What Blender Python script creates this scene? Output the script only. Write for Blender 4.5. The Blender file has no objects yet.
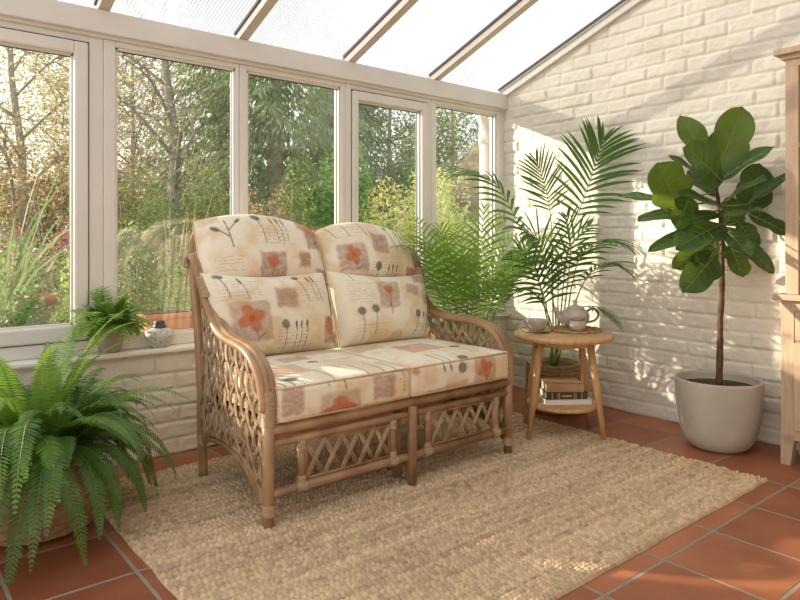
import bpy, bmesh, math, random
import numpy as np
from mathutils import Vector, Matrix

random.seed(7)
RNG = np.random.default_rng(11)
SC = bpy.context.scene
COL = SC.collection
PI = math.pi

# ------------------------------------------------------------------ camera
F = 657.0
EYE = 1.05
FW = (0.635, 0.7725)
RT = (0.7725, -0.635)
cam_d = bpy.data.cameras.new('camera')
cam = bpy.data.objects.new('camera', cam_d)
COL.objects.link(cam)
cam.location = (0, 0, EYE)
cam.rotation_euler = (PI / 2, 0, math.atan2(-FW[0], FW[1]))
cam_d.sensor_width = 36
cam_d.lens = F / 800 * 36
cam_d.shift_y = -0.075
cam_d.clip_start = 0.02
cam_d.clip_end = 200
SC.camera = cam

# ------------------------------------------------------------------ sky, sun, exposure
SC.view_settings.view_transform = 'Standard'
SC.view_settings.look = 'None'
SC.view_settings.gamma = 1
SC.view_settings.use_curve_mapping = False
SC.view_settings.exposure = 0.40

SUN_TO = Vector((-0.78, 1.0, 0.43)).normalized()      # towards the sun: low, beyond the window wall
w = bpy.data.worlds.new('sky')
SC.world = w
w.use_nodes = True
nt = w.node_tree
nt.nodes.clear()
wo = nt.nodes.new('ShaderNodeOutputWorld')
bg = nt.nodes.new('ShaderNodeBackground')
tc = nt.nodes.new('ShaderNodeTexCoord')
sep = nt.nodes.new('ShaderNodeSeparateXYZ')
ramp = nt.nodes.new('ShaderNodeValToRGB')
ramp.color_ramp.elements[0].position = 0.0
ramp.color_ramp.elements[0].color = (0.98, 0.96, 0.92, 1)
ramp.color_ramp.elements[1].position = 0.75
ramp.color_ramp.elements[1].color = (0.40, 0.51, 0.68, 1)
e = ramp.color_ramp.elements.new(0.28)
e.color = (0.80, 0.87, 0.95, 1)
dot = nt.nodes.new('ShaderNodeVectorMath')
dot.operation = 'DOT_PRODUCT'
dot.inputs[1].default_value = SUN_TO
glow = nt.nodes.new('ShaderNodeMapRange')
glow.inputs[1].default_value = 0.2
glow.inputs[2].default_value = 1.0
glow.inputs[3].default_value = 0.0
glow.inputs[4].default_value = 1.0
mixg = nt.nodes.new('ShaderNodeMix')
mixg.data_type = 'RGBA'
mixg.inputs[7].default_value = (1.32, 1.16, 0.95, 1)
L = nt.links.new
L(tc.outputs['Generated'], sep.inputs[0])
L(sep.outputs['Z'], ramp.inputs[0])
L(tc.outputs['Generated'], dot.inputs[0])
L(dot.outputs['Value'], glow.inputs[0])
L(glow.outputs[0], mixg.inputs[0])
L(ramp.outputs[0], mixg.inputs[6])
L(mixg.outputs[2], bg.inputs[0])
bg.inputs[1].default_value = 1.15
L(bg.outputs[0], wo.inputs[0])

sun_d = bpy.data.lights.new('sun', 'SUN')
sun_d.energy = 7.0
sun_d.color = (1.0, 0.88, 0.72)
sun_d.angle = math.radians(0.9)
sun = bpy.data.objects.new('sun', sun_d)
COL.objects.link(sun)
sun.location = (-4, 8, 5)
sun.rotation_euler = SUN_TO.to_track_quat('Z', 'Y').to_euler()


# ------------------------------------------------------------------ helpers
def at(px, py, d):
    """point seen at pixel px, py at depth d along the view axis"""
    l = (px - 400) / F * d
    return (FW[0] * d + RT[0] * l, FW[1] * d + RT[1] * l, EYE + (240 - py) / F * d)


def on(px, d, z):
    p = at(px, 240, d)
    return (p[0], p[1], z)


def tag(o, label=None, cat=None, group=None, kind=None):
    if label: o['label'] = label
    if cat: o['category'] = cat
    if group: o['group'] = group
    if kind: o['kind'] = kind
    return o


def empty(name, loc, label=None, cat=None, group=None, kind=None):
    o = bpy.data.objects.new(name, None)
    o.empty_display_size = 0.1
    o.location = loc
    COL.objects.link(o)
    return tag(o, label, cat, group, kind)


def catmull(pts, n=6):
    P = [Vector(p) for p in pts]
    P = [P[0] * 2 - P[1]] + P + [P[-1] * 2 - P[-2]]
    out = []
    for i in range(1, len(P) - 2):
        a, b, c, d = P[i - 1], P[i], P[i + 1], P[i + 2]
        for k in range(n):
            t = k / n
            out.append(0.5 * ((2 * b) + (c - a) * t + (2 * a - 5 * b + 4 * c - d) * t * t + (3 * b - a - 3 * c + d) * t ** 3))
    out.append(P[-2])
    return out


class MB:
    def __init__(self):
        self.v, self.f, self.mi, self.sm, self.c = [], [], [], [], []

    def add(self, vs, fs, mi=0, smooth=True, col=None):
        n = len(self.v)
        self.v.extend([tuple(q) for q in vs])
        self.f.extend([tuple(i + n for i in q) for q in fs])
        self.mi.extend([mi] * len(fs))
        self.sm.extend([smooth] * len(fs))
        if col is not None:
            while len(self.c) < n: self.c.append((1, 1, 1, 1))
            self.c.extend([tuple(col)] * len(vs))
        return self

    def tube(self, pts, r, seg=8, mi=0, caps=True, flat=1.0):
        P = [Vector(p) for p in pts]
        n = len(P)
        R = r if isinstance(r, (list, tuple)) else [r] * n
        T = []
        for i in range(n):
            a = P[max(i - 1, 0)]
            b = P[min(i + 1, n - 1)]
            t = b - a
            T.append(t.normalized() if t.length > 1e-9 else Vector((0, 0, 1)))
        ref = Vector((1, 0, 0)) if abs(T[0].x) < 0.8 else Vector((0, 1, 0))
        N = (ref - T[0] * ref.dot(T[0])).normalized()
        vs, fs = [], []
        for i in range(n):
            N = N - T[i] * N.dot(T[i])
            N = N.normalized() if N.length > 1e-6 else T[i].orthogonal().normalized()
            B = T[i].cross(N)
            for k in range(seg):
                a = 2 * PI * k / seg
                vs.append(P[i] + N * (R[i] * math.cos(a)) + B * (R[i] * flat * math.sin(a)))
        for i in range(n - 1):
            for k in range(seg):
                k2 = (k + 1) % seg
                fs.append((i * seg + k, i * seg + k2, (i + 1) * seg + k2, (i + 1) * seg + k))
        if caps:
            fs.append(tuple(reversed(range(seg))))
            fs.append(tuple((n - 1) * seg + k for k in range(seg)))
        return self.add(vs, fs, mi)

    def lathe(self, prof, c=(0, 0, 0), seg=32, mi=0, mod=None):
        vs, fs = [], []
        for j, (r, z) in enumerate(prof):
            for k in range(seg):
                a = 2 * PI * k / seg
                rr = max(r, 0.0004)
                if mod: rr += mod(j, k)
                vs.append((c[0] + rr * math.cos(a), c[1] + rr * math.sin(a), c[2] + z))
        for j in range(len(prof) - 1):
            for k in range(seg):
                k2 = (k + 1) % seg
                fs.append((j * seg + k, j * seg + k2, (j + 1) * seg + k2, (j + 1) * seg + k))
        fs.append(tuple(reversed(range(seg))))
        fs.append(tuple((len(prof) - 1) * seg + k for k in range(seg)))
        return self.add(vs, fs, mi)

    def box(self, lo, hi, bevel=0.0, mi=0, rot=None, seg=2):
        bm = bmesh.new()
        bmesh.ops.create_cube(bm, size=1)
        s = [hi[i] - lo[i] for i in range(3)]
        c = [(hi[i] + lo[i]) / 2 for i in range(3)]
        for v in bm.verts:
            v.co = Vector((v.co.x * s[0], v.co.y * s[1], v.co.z * s[2]))
        if bevel > 0:
            bmesh.ops.bevel(bm, geom=bm.edges[:], offset=bevel, segments=seg, profile=0.5, affect='EDGES', clamp_overlap=True)
        M = Matrix.Translation(c)
        if rot is not None: M = M @ rot
        bm.verts.ensure_lookup_table()
        vs = [M @ v.co for v in bm.verts]
        fs = [[v.index for v in f.verts] for f in bm.faces]
        bm.free()
        return self.add(vs, fs, mi, smooth=False)

    def prism(self, outline, a, b, mi=0, smooth=False):
        """outline: list of 3d points, extruded by the vector b - a"""
        d = Vector(b) - Vector(a)
        n = len(outline)
        vs = [Vector(p) for p in outline] + [Vector(p) + d for p in outline]
        fs = [tuple(range(n)), tuple(reversed(range(n, 2 * n)))]
        for i in range(n):
            j = (i + 1) % n
            fs.append((i, n + i, n + j, j)[::-1])
        return self.add(vs, fs, mi, smooth)

    def build(self, name, mats, parent=None, loc=None):
        me = bpy.data.meshes.new(name)
        off = Vector(loc) if loc is not None else Vector((0, 0, 0))
        me.from_pydata([tuple(Vector(p) - off) for p in self.v] if loc is not None else self.v, [], self.f)
        me.polygons.foreach_set('use_smooth', self.sm)
        me.polygons.foreach_set('material_index', self.mi)
        if self.c:
            while len(self.c) < len(self.v): self.c.append((1, 1, 1, 1))
            ca = me.color_attributes.new('Tint', 'FLOAT_COLOR', 'POINT')
            ca.data.foreach_set('color', np.array(self.c, dtype=np.float32).ravel())
        for m in (mats if isinstance(mats, (list, tuple)) else [mats]):
            me.materials.append(m)
        me.update()
        return place(bpy.data.objects.new(name, me), parent, off if loc is not None else None)


def place(o, parent=None, loc=None):
    COL.objects.link(o)
    if loc is not None: o.location = loc
    if parent is not None:
        o.parent = parent
        root = Vector(parent.location)
        o.matrix_parent_inverse = Matrix.Translation(-root)
    return o


def grid_mesh(name, V, nu, nv, mats, parent=None, colors=None, smooth=True, keep=None):
    """V: (nu*nv, 3) array, u fastest"""
    I = np.arange(nu * nv).reshape(nv, nu)
    q = np.stack([I[:-1, :-1], I[:-1, 1:], I[1:, 1:], I[1:, :-1]], -1).reshape(-1, 4)
    if keep is not None: q = q[keep]
    me = bpy.data.meshes.new(name)
    me.vertices.add(len(V))
    me.vertices.foreach_set('co', np.asarray(V, dtype=np.float32).ravel())
    me.loops.add(q.size)
    me.loops.foreach_set('vertex_index', q.ravel().astype(np.int32))
    me.polygons.add(len(q))
    me.polygons.foreach_set('loop_start', np.arange(0, q.size, 4, dtype=np.int32))
    me.polygons.foreach_set('loop_total', np.full(len(q), 4, dtype=np.int32))
    me.polygons.foreach_set('use_smooth', np.full(len(q), smooth))
    me.update(calc_edges=True)
    if colors is not None:
        ca = me.color_attributes.new('Tint', 'FLOAT_COLOR', 'POINT')
        c4 = np.ones((len(V), 4), dtype=np.float32)
        c4[:, :3] = colors
        ca.data.foreach_set('color', c4.ravel())
    for m in (mats if isinstance(mats, (list, tuple)) else [mats]):
        me.materials.append(m)
    return place(bpy.data.objects.new(name, me), parent)


def hash2(i, j, s=0):
    n = (i.astype(np.int64) * 374761393 + j.astype(np.int64) * 668265263 + s * 982451653) & 0xffffffff
    n = ((n ^ (n >> 13)) * 1274126177) & 0xffffffff
    return ((n ^ (n >> 16)) & 0xffff) / 65535.0


def vnoise(x, y, s=0):
    i, j = np.floor(x), np.floor(y)
    fx, fy = x - i, y - j
    fx, fy = fx * fx * (3 - 2 * fx), fy * fy * (3 - 2 * fy)
    a, b = hash2(i, j, s), hash2(i + 1, j, s)
    c, d = hash2(i, j + 1, s), hash2(i + 1, j + 1, s)
    return (a * (1 - fx) + b * fx) * (1 - fy) + (c * (1 - fx) + d * fx) * fy


def fbm(x, y, s=0, o=4):
    t, amp, k = 0, 0.5, 1.0
    for q in range(o):
        t = t + amp * vnoise(x * k, y * k, s + q)
        amp *= 0.5
        k *= 2.03
    return t


# ------------------------------------------------------------------ materials
def mat(name, col, rough=0.6, col2=None, scale=8.0, stretch=(1, 1, 1), bump=0.0, bscale=40.0, spec=0.4, tint=False,
        trans=None, transw=0.35, contrast=(0.35, 0.65)):
    m = bpy.data.materials.new(name)
    m.use_nodes = True
    n = m.node_tree.nodes
    lk = m.node_tree.links.new
    b = n['Principled BSDF']
    out = n['Material Output']
    b.inputs['Roughness'].default_value = rough
    b.inputs['Specular IOR Level'].default_value = spec
    tcn = n.new('ShaderNodeTexCoord')
    src = None
    if col2 is not None:
        mp = n.new('ShaderNodeMapping')
        mp.inputs['Scale'].default_value = stretch
        lk(tcn.outputs['Object'], mp.inputs[0])
        no = n.new('ShaderNodeTexNoise')
        no.inputs['Scale'].default_value = scale
        no.inputs['Detail'].default_value = 5
        lk(mp.outputs[0], no.inputs['Vector'])
        r = n.new('ShaderNodeValToRGB')
        r.color_ramp.elements[0].position = contrast[0]
        r.color_ramp.elements[1].position = contrast[1]
        r.color_ramp.elements[0].color = (*col, 1)
        r.color_ramp.elements[1].color = (*col2, 1)
        lk(no.outputs['Fac'], r.inputs[0])
        src = r.outputs[0]
    if tint:
        a = n.new('ShaderNodeVertexColor')
        a.layer_name = 'Tint'
        mx = n.new('ShaderNodeMix')
        mx.data_type = 'RGBA'
        mx.blend_type = 'MULTIPLY'
        mx.inputs[0].default_value = 1
        if src is not None: lk(src, mx.inputs[6])
        else: mx.inputs[6].default_value = (*col, 1)
        lk(a.outputs[0], mx.inputs[7])
        src = mx.outputs[2]
    if src is not None: lk(src, b.inputs['Base Color'])
    else: b.inputs['Base Color'].default_value = (*col, 1)
    if bump > 0:
        nb = n.new('ShaderNodeTexNoise')
        nb.inputs['Scale'].default_value = bscale
        nb.inputs['Detail'].default_value = 4
        mp2 = n.new('ShaderNodeMapping')
        mp2.inputs['Scale'].default_value = stretch
        lk(tcn.outputs['Object'], mp2.inputs[0])
        lk(mp2.outputs[0], nb.inputs['Vector'])
        bu = n.new('ShaderNodeBump')
        bu.inputs['Strength'].default_value = bump
        bu.inputs['Distance'].default_value = 0.004
        lk(nb.outputs['Fac'], bu.inputs['Height'])
        lk(bu.outputs[0], b.inputs['Normal'])
    if trans is not None:
        t = n.new('ShaderNodeBsdfTranslucent')
        if tint:
            mt = n.new('ShaderNodeMix')
            mt.data_type = 'RGBA'
            mt.blend_type = 'MULTIPLY'
            mt.inputs[0].default_value = 1
            mt.inputs[6].default_value = (*trans, 1)
            lk(a.outputs[0], mt.inputs[7])
            lk(mt.outputs[2], t.inputs[0])
        else:
            t.inputs[0].default_value = (*trans, 1)
        ms = n.new('ShaderNodeMixShader')
        ms.inputs[0].default_value = transw
        lk(b.outputs[0], ms.inputs[1])
        lk(t.outputs[0], ms.inputs[2])
        lk(ms.outputs[0], out.inputs[0])
    return m


M = {}
M['brick'] = mat('painted_brick', (0.82, 0.765, 0.675), 0.72, (0.75, 0.695, 0.60), 3.0, bump=0.35, bscale=60, spec=0.3)
M['upvc'] = mat('cream_frame', (0.74, 0.70, 0.64), 0.38, (0.70, 0.665, 0.605), 4, spec=0.45)
M['rubber'] = mat('dark_gasket', (0.09, 0.08, 0.07), 0.6)
M['sill'] = mat('white_sill', (0.86, 0.82, 0.75), 0.35)
M['plaster'] = mat('house_wall', (0.36, 0.32, 0.27), 0.8)
M['rafter'] = mat('rafter_cream', (0.62, 0.555, 0.48), 0.45, (0.57, 0.505, 0.43), 6)
M['rattan'] = mat('rattan_pole', (0.25, 0.130, 0.060), 0.32, (0.43, 0.26, 0.135), 9, (1, 1, 0.35), bump=0.1, bscale=50, spec=0.5)
M['cane'] = mat('pale_cane', (0.48, 0.33, 0.19), 0.42, (0.29, 0.185, 0.10), 22, bump=0.1, spec=0.5)
M['binding'] = mat('cane_binding', (0.52, 0.37, 0.23), 0.5, (0.38, 0.26, 0.15), 60, (0.4, 0.4, 3), spec=0.4)
M['deck'] = mat('dark_seat_slats', (0.035, 0.025, 0.018), 0.8)
M['oak'] = mat('light_oak', (0.66, 0.40, 0.185), 0.42, (0.53, 0.29, 0.12), 7, (1, 9, 1), bump=0.06, bscale=20, spec=0.4)
M['oakv'] = mat('light_oak_upright', (0.64, 0.385, 0.18), 0.42, (0.52, 0.29, 0.125), 8, (7, 7, 0.6), bump=0.06, bscale=20, spec=0.4)
M['pale_oak'] = mat('pale_oak', (0.56, 0.415, 0.285), 0.5, (0.47, 0.34, 0.23), 9, (8, 8, 0.7), bump=0.06, bscale=20, spec=0.35)
M['fabric'] = mat('printed_linen', (1, 1, 1), 0.92, tint=True, bump=0.12, bscale=320, spec=0.15)
M['piping'] = mat('cream_piping', (0.62, 0.46, 0.30), 0.9, (0.70, 0.56, 0.38), 20)
M['jute'] = mat('jute', (1, 1, 1), 0.95, tint=True, bump=0.6, bscale=260, spec=0.1)
M['seagrass'] = mat('seagrass', (0.42, 0.28, 0.15), 0.8, (0.25, 0.155, 0.075), 45, (1, 1, 3), bump=0.8, bscale=120, spec=0.2)
M['mat_weave'] = mat('water_hyacinth', (0.55, 0.35, 0.16), 0.8, (0.36, 0.21, 0.09), 60, bump=0.5, bscale=160, spec=0.2)
M['concrete'] = mat('pale_concrete', (0.54, 0.495, 0.425), 0.75, (0.44, 0.40, 0.34), 5, bump=0.25, bscale=70, spec=0.3)
M['greyclay'] = mat('grey_brown_clay', (0.36, 0.30, 0.25), 0.8, (0.44, 0.375, 0.32), 12, bump=0.2, bscale=60)
M['terracotta'] = mat('terracotta_clay', (0.50, 0.23, 0.125), 0.8, (0.42, 0.18, 0.095), 12, bump=0.15)
M['soil'] = mat('soil', (0.045, 0.03, 0.02), 0.95, (0.09, 0.06, 0.04), 60, bump=0.8, bscale=90)
M['stoneware'] = mat('stoneware_glaze', (0.58, 0.525, 0.45), 0.28, (0.46, 0.385, 0.305), 16, spec=0.5)
M['stoneware_rim'] = mat('bare_clay_rim', (0.40, 0.25, 0.15), 0.5)
M['cup'] = mat('taupe_glaze', (0.42, 0.34, 0.27), 0.35, (0.49, 0.41, 0.33), 12, spec=0.5)
M['cup_in'] = mat('pale_glaze', (0.74, 0.68, 0.60), 0.3)
M['silver_jar'] = mat('crackled_white', (0.66, 0.62, 0.57), 0.4, (0.34, 0.31, 0.28), 110, bump=0.6, bscale=120, contrast=(0.5, 0.66))
M['dark_metal'] = mat('dark_metal', (0.09, 0.07, 0.06), 0.4)
M['book_brown'] = mat('brown_cloth', (0.42, 0.25, 0.12), 0.7, (0.50, 0.31, 0.16), 14)
M['book_green'] = mat('dark_green_leather', (0.035, 0.045, 0.028), 0.45, (0.055, 0.062, 0.04), 20)
M['book_white'] = mat('white_cover', (0.80, 0.78, 0.75), 0.5)
M['paper'] = mat('book_pages', (0.72, 0.62, 0.46), 0.9, (0.60, 0.50, 0.35), 6, (1, 1, 160))
M['gold'] = mat('gilt', (0.50, 0.34, 0.10), 0.35)
M['bark_fig'] = mat('fig_bark', (0.085, 0.045, 0.028), 0.85, (0.15, 0.085, 0.05), 40, bump=0.6, bscale=60)
M['bark'] = mat('garden_bark', (0.34, 0.30, 0.25), 0.9, (0.46, 0.42, 0.36), 20, (1, 1, 0.3), bump=0.5)
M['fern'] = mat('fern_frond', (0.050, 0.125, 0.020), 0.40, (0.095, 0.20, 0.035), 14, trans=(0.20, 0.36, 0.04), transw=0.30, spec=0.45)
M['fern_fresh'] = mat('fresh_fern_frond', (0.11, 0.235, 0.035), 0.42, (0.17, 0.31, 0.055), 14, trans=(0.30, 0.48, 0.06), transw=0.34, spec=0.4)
M['sill_fern'] = mat('sill_fern_frond', (0.19, 0.37, 0.055), 0.45, (0.26, 0.45, 0.08), 14, trans=(0.40, 0.64, 0.09), transw=0.42, spec=0.4)
M['stem'] = mat('plant_stem', (0.22, 0.28, 0.08), 0.5)
M['palm'] = mat('palm_leaflet', (0.09, 0.21, 0.035), 0.36, (0.17, 0.31, 0.07), 9, trans=(0.30, 0.48, 0.07), transw=0.40, spec=0.45)
M['kentia'] = mat('kentia_leaflet', (0.04, 0.115, 0.028), 0.38, (0.07, 0.165, 0.04), 9, trans=(0.14, 0.28, 0.04), transw=0.34, spec=0.5)
M['fig'] = mat('fig_leaf', (0.045, 0.105, 0.026), 0.34, (0.085, 0.165, 0.05), 7, trans=(0.13, 0.21, 0.02), transw=0.32, spec=0.5)
M['fig_backlit'] = mat('backlit_fig_leaf', (0.055, 0.125, 0.022), 0.38, (0.085, 0.17, 0.035), 7, trans=(0.24, 0.33, 0.03), transw=0.38, spec=0.45)  # lighter, more translucent fig leaf copy; the backlit look is in its colour
M['fig_vein'] = mat('fig_vein', (0.24, 0.32, 0.12), 0.45)


def leafmat(name, col, trans, tw=0.4, rough=0.55):
    M[name] = mat(name, col, rough, tint=True, trans=trans, transw=tw, spec=0.3)


leafmat('leaf_green', (0.19, 0.27, 0.11), (0.26, 0.37, 0.12))
leafmat('leaf_gold', (0.46, 0.42, 0.20), (0.60, 0.53, 0.24))  # lightened and dulled: garden haze is put into the leaf colour
leafmat('leaf_brown', (0.48, 0.42, 0.28), (0.56, 0.46, 0.28))  # paled too, so the colour carries the haze over the trees
leafmat('leaf_red', (0.36, 0.17, 0.08), (0.48, 0.24, 0.10))
leafmat('leaf_conifer', (0.26, 0.34, 0.17), (0.30, 0.40, 0.18), 0.35)  # brightened so the conifer colour itself looks hazy
leafmat('leaf_lime', (0.66, 0.66, 0.26), (0.72, 0.72, 0.28))
leafmat('leaf_silver', (0.32, 0.40, 0.18), (0.34, 0.44, 0.18))
leafmat('leaf_pink', (0.42, 0.17, 0.20), (0.5, 0.22, 0.24))
leafmat('leaf_straw', (0.52, 0.40, 0.22), (0.56, 0.42, 0.22))
M['lawn'] = mat('garden_ground', (0.13, 0.15, 0.06), 0.95, (0.24, 0.20, 0.11), 4, bump=0.6, bscale=30)
M['bank'] = mat('mossy_stone_bank', (0.36, 0.30, 0.20), 0.95, (0.20, 0.22, 0.09), 7, bump=0.9, bscale=16)
M['thatch'] = mat('thatch', (0.36, 0.28, 0.17), 0.95, (0.27, 0.20, 0.11), 14, (1, 1, 0.3), bump=0.8, bscale=40)
M['fence'] = mat('weathered_boards', (0.42, 0.35, 0.25), 0.9, (0.34, 0.28, 0.19), 10, (1, 1, 8))
M['white_pipe'] = mat('white_plastic', (0.80, 0.77, 0.72), 0.4)


def special_floor():
    m = bpy.data.materials.new('terracotta_tiles')
    m.use_nodes = True
    n = m.node_tree.nodes
    lk = m.node_tree.links.new
    b = n['Principled BSDF']
    tcn = n.new('ShaderNodeTexCoord')
    mp = n.new('ShaderNodeMapping')
    P = 0.34
    mp.inputs['Scale'].default_value = (1 / P, 1 / P, 1)
    mp.inputs['Location'].default_value = (-(2.037 % P) / P, -(1.115 % P) / P, 0)
    lk(tcn.outputs['Object'], mp.inputs[0])
    sx = n.new('ShaderNodeSeparateXYZ')
    lk(mp.outputs[0], sx.inputs[0])

    def mth(op, a, bb=None):
        q = n.new('ShaderNodeMath')
        q.operation = op
        for k, v in enumerate((a, bb)):
            if v is None: continue
            if isinstance(v, (int, float)): q.inputs[k].default_value = v
            else: lk(v, q.inputs[k])
        return q.outputs[0]
    d = []
    for k in (0, 1):
        fr = mth('FRACT', sx.outputs[k])
        d.append(mth('MINIMUM', fr, mth('SUBTRACT', 1.0, fr)))
    dist = mth('MINIMUM', d[0], d[1])
    wob = n.new('ShaderNodeTexNoise')
    wob.inputs['Scale'].default_value = 25
    lk(tcn.outputs['Object'], wob.inputs['Vector'])
    dist = mth('ADD', dist, mth('MULTIPLY', mth('SUBTRACT', wob.outputs['Fac'], 0.5), 0.012))
    mr = n.new('ShaderNodeMapRange')
    mr.interpolation_type = 'SMOOTHSTEP'
    mr.inputs[1].default_value = 0.013
    mr.inputs[2].default_value = 0.024
    lk(dist, mr.inputs[0])
    fl = n.new('ShaderNodeVectorMath')
    fl.operation = 'FLOOR'
    lk(mp.outputs[0], fl.inputs[0])
    wn = n.new('ShaderNodeTexWhiteNoise')
    wn.noise_dimensions = '2D'
    lk(fl.outputs[0], wn.inputs['Vector'])
    no = n.new('ShaderNodeTexNoise')
    no.inputs['Scale'].default_value = 4.5
    no.inputs['Detail'].default_value = 6
    lk(tcn.outputs['Object'], no.inputs['Vector'])
    f = mth('ADD', mth('MULTIPLY', wn.outputs['Value'], 0.5), mth('MULTIPLY', no.outputs['Fac'], 0.75))
    r = n.new('ShaderNodeValToRGB')
    r.color_ramp.elements[0].position = 0.25
    r.color_ramp.elements[0].color = (0.22, 0.063, 0.028, 1)
    r.color_ramp.elements[1].position = 0.95
    r.color_ramp.elements[1].color = (0.45, 0.165, 0.070, 1)
    lk(f, r.inputs[0])
    mx = n.new('ShaderNodeMix')
    mx.data_type = 'RGBA'
    mx.inputs[6].default_value = (0.30, 0.24, 0.18, 1)
    lk(mr.outputs[0], mx.inputs[0])
    lk(r.outputs[0], mx.inputs[7])
    lk(mx.outputs[2], b.inputs['Base Color'])
    ro = mth('ADD', mth('MULTIPLY', mr.outputs[0], -0.45), 0.9)
    lk(ro, b.inputs['Roughness'])
    b.inputs['Specular IOR Level'].default_value = 0.4
    bu = n.new('ShaderNodeBump')
    bu.inputs['Strength'].default_value = 0.6
    bu.inputs['Distance'].default_value = 0.004
    hh = mth('ADD', mr.outputs[0], mth('MULTIPLY', no.outputs['Fac'], 0.5))
    lk(hh, bu.inputs['Height'])
    lk(bu.outputs[0], b.inputs['Normal'])
    return m


def special_glass():
    m = bpy.data.materials.new('window_glass')
    m.use_nodes = True
    n = m.node_tree.nodes
    lk = m.node_tree.links.new
    n.remove(n['Principled BSDF'])
    t = n.new('ShaderNodeBsdfTransparent')
    t.inputs[0].default_value = (0.96, 0.965, 0.955, 1)
    g = n.new('ShaderNodeBsdfGlossy')
    g.inputs['Roughness'].default_value = 0.0
    geo = n.new('ShaderNodeNewGeometry')
    dt = n.new('ShaderNodeVectorMath')
    dt.operation = 'DOT_PRODUCT'
    lk(geo.outputs['Incoming'], dt.inputs[0])
    lk(geo.outputs['Normal'], dt.inputs[1])

    def mth(op, a, b=None):
        q = n.new('ShaderNodeMath')
        q.operation = op
        lk(a, q.inputs[0])
        if b is not None: q.inputs[1].default_value = b
        return q
    c_ = mth('ABSOLUTE', dt.outputs['Value'])
    i_ = n.new('ShaderNodeMath')
    i_.operation = 'SUBTRACT'
    i_.inputs[0].default_value = 1.0
    lk(c_.outputs[0], i_.inputs[1])
    p_ = mth('POWER', i_.outputs[0], 5.0)
    mu = n.new('ShaderNodeMath')
    mu.operation = 'MULTIPLY_ADD'
    mu.inputs[1].default_value = 0.94
    mu.inputs[2].default_value = 0.07
    lk(p_.outputs[0], mu.inputs[0])
    ms = n.new('ShaderNodeMixShader')
    lk(mu.outputs[0], ms.inputs[0])
    lk(t.outputs[0], ms.inputs[1])
    lk(g.outputs[0], ms.inputs[2])
    lk(ms.outputs[0], n['Material Output'].inputs[0])
    return m


def special_polycarb():
    m = bpy.data.materials.new('ribbed_polycarbonate')
    m.use_nodes = True
    n = m.node_tree.nodes
    lk = m.node_tree.links.new
    n.remove(n['Principled BSDF'])
    tcn = n.new('ShaderNodeTexCoord')
    sx = n.new('ShaderNodeSeparateXYZ')
    lk(tcn.outputs['Object'], sx.inputs[0])
    a = n.new('ShaderNodeMath')
    a.operation = 'MULTIPLY'
    a.inputs[1].default_value = 1 / 0.018
    lk(sx.outputs[0], a.inputs[0])
    f = n.new('ShaderNodeMath')
    f.operation = 'FRACT'
    lk(a.outputs[0], f.inputs[0])
    r = n.new('ShaderNodeValToRGB')
    els = r.color_ramp.elements
    els[0].position, els[0].color = 0.0, (0.85, 0.85, 0.85, 1)
    els[1].position, els[1].color = 1.0, (0.85, 0.85, 0.85, 1)
    for p, v in ((0.10, 0.88), (0.22, 0.34), (0.78, 0.34), (0.90, 0.88)):
        q = els.new(p)
        q.color = (v, v, v, 1)
    lk(f.outputs[0], r.inputs[0])
    t = n.new('ShaderNodeBsdfTransparent')
    t.inputs[0].default_value = (0.95, 0.97, 0.98, 1)
    tl = n.new('ShaderNodeBsdfTranslucent')
    tl.inputs[0].default_value = (0.55, 0.58, 0.63, 1)
    ms = n.new('ShaderNodeMixShader')
    lk(r.outputs[0], ms.inputs[0])
    lk(t.outputs[0], ms.inputs[1])
    lk(tl.outputs[0], ms.inputs[2])
    g = n.new('ShaderNodeBsdfGlossy')
    g.inputs['Roughness'].default_value = 0.12
    m2 = n.new('ShaderNodeMixShader')
    m2.inputs[0].default_value = 0.06
    lk(ms.outputs[0], m2.inputs[1])
    lk(g.outputs[0], m2.inputs[2])
    lk(m2.outputs[0], n['Material Output'].inputs[0])
    return m


M['tiles'] = special_floor()
M['glass'] = special_glass()
M['poly'] = special_polycarb()

# ------------------------------------------------------------------ the room
BX = 3.625          # brick wall plane
WY = 3.20           # window wall plane (inner face)
X0, Y0 = -1.30, -1.30
EAVE, SLOPE = 2.10, 0.365


def struct(o):
    o['kind'] = 'structure'
    return o


mb = MB()
mb.box((X0, Y0, -0.06), (BX + 0.1, WY + 0.1, 0.0))
struct(mb.build('floor', M['tiles']))


def brick_field(U, Z, seed):
    """height of a painted brick wall at wall coordinates"""
    H, Lb = 0.08, 0.245
    zz = Z + 0.004 * (vnoise(U * 3, Z * 2, seed) - 0.5) * 2
    row = np.floor(zz / H)
    uu = U + (row % 2) * Lb / 2 + hash2(row, row * 0, seed + 3) * 0.03
    colm = np.floor(uu / Lb)
    fz = zz / H - row
    fu = uu / Lb - colm
    dz = np.minimum(fz, 1 - fz) * H
    du = np.minimum(fu, 1 - fu) * Lb
    wob = (fbm(U * 26, Z * 26, seed + 5, 3) - 0.45) * 0.006
    dd = np.minimum(dz, du * 0.95) + wob
    sm = np.clip((dd - 0.0015) / 0.0085, 0, 1)
    sm = sm * sm * (3 - 2 * sm)
    joint = 0.35 + 0.65 * vnoise(U * 5, Z * 9, seed + 9)       # joints partly filled with paint
    tilt = (hash2(row, colm, seed + 1) - 0.5) * 0.006 + (fu - 0.5) * (hash2(row, colm, seed + 2) - 0.5) * 0.008 \
        + (fz - 0.5) * (hash2(row, colm, seed + 4) - 0.5) * 0.006
    rough = (fbm(U * 30, Z * 30, seed + 7, 4) - 0.47) * 0.011 + (fbm(U * 9, Z * 9, seed + 8, 3) - 0.45) * 0.006
    return sm * (0.0155 * joint + tilt * 1.2) + rough * (0.5 + 0.5 * sm)


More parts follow.
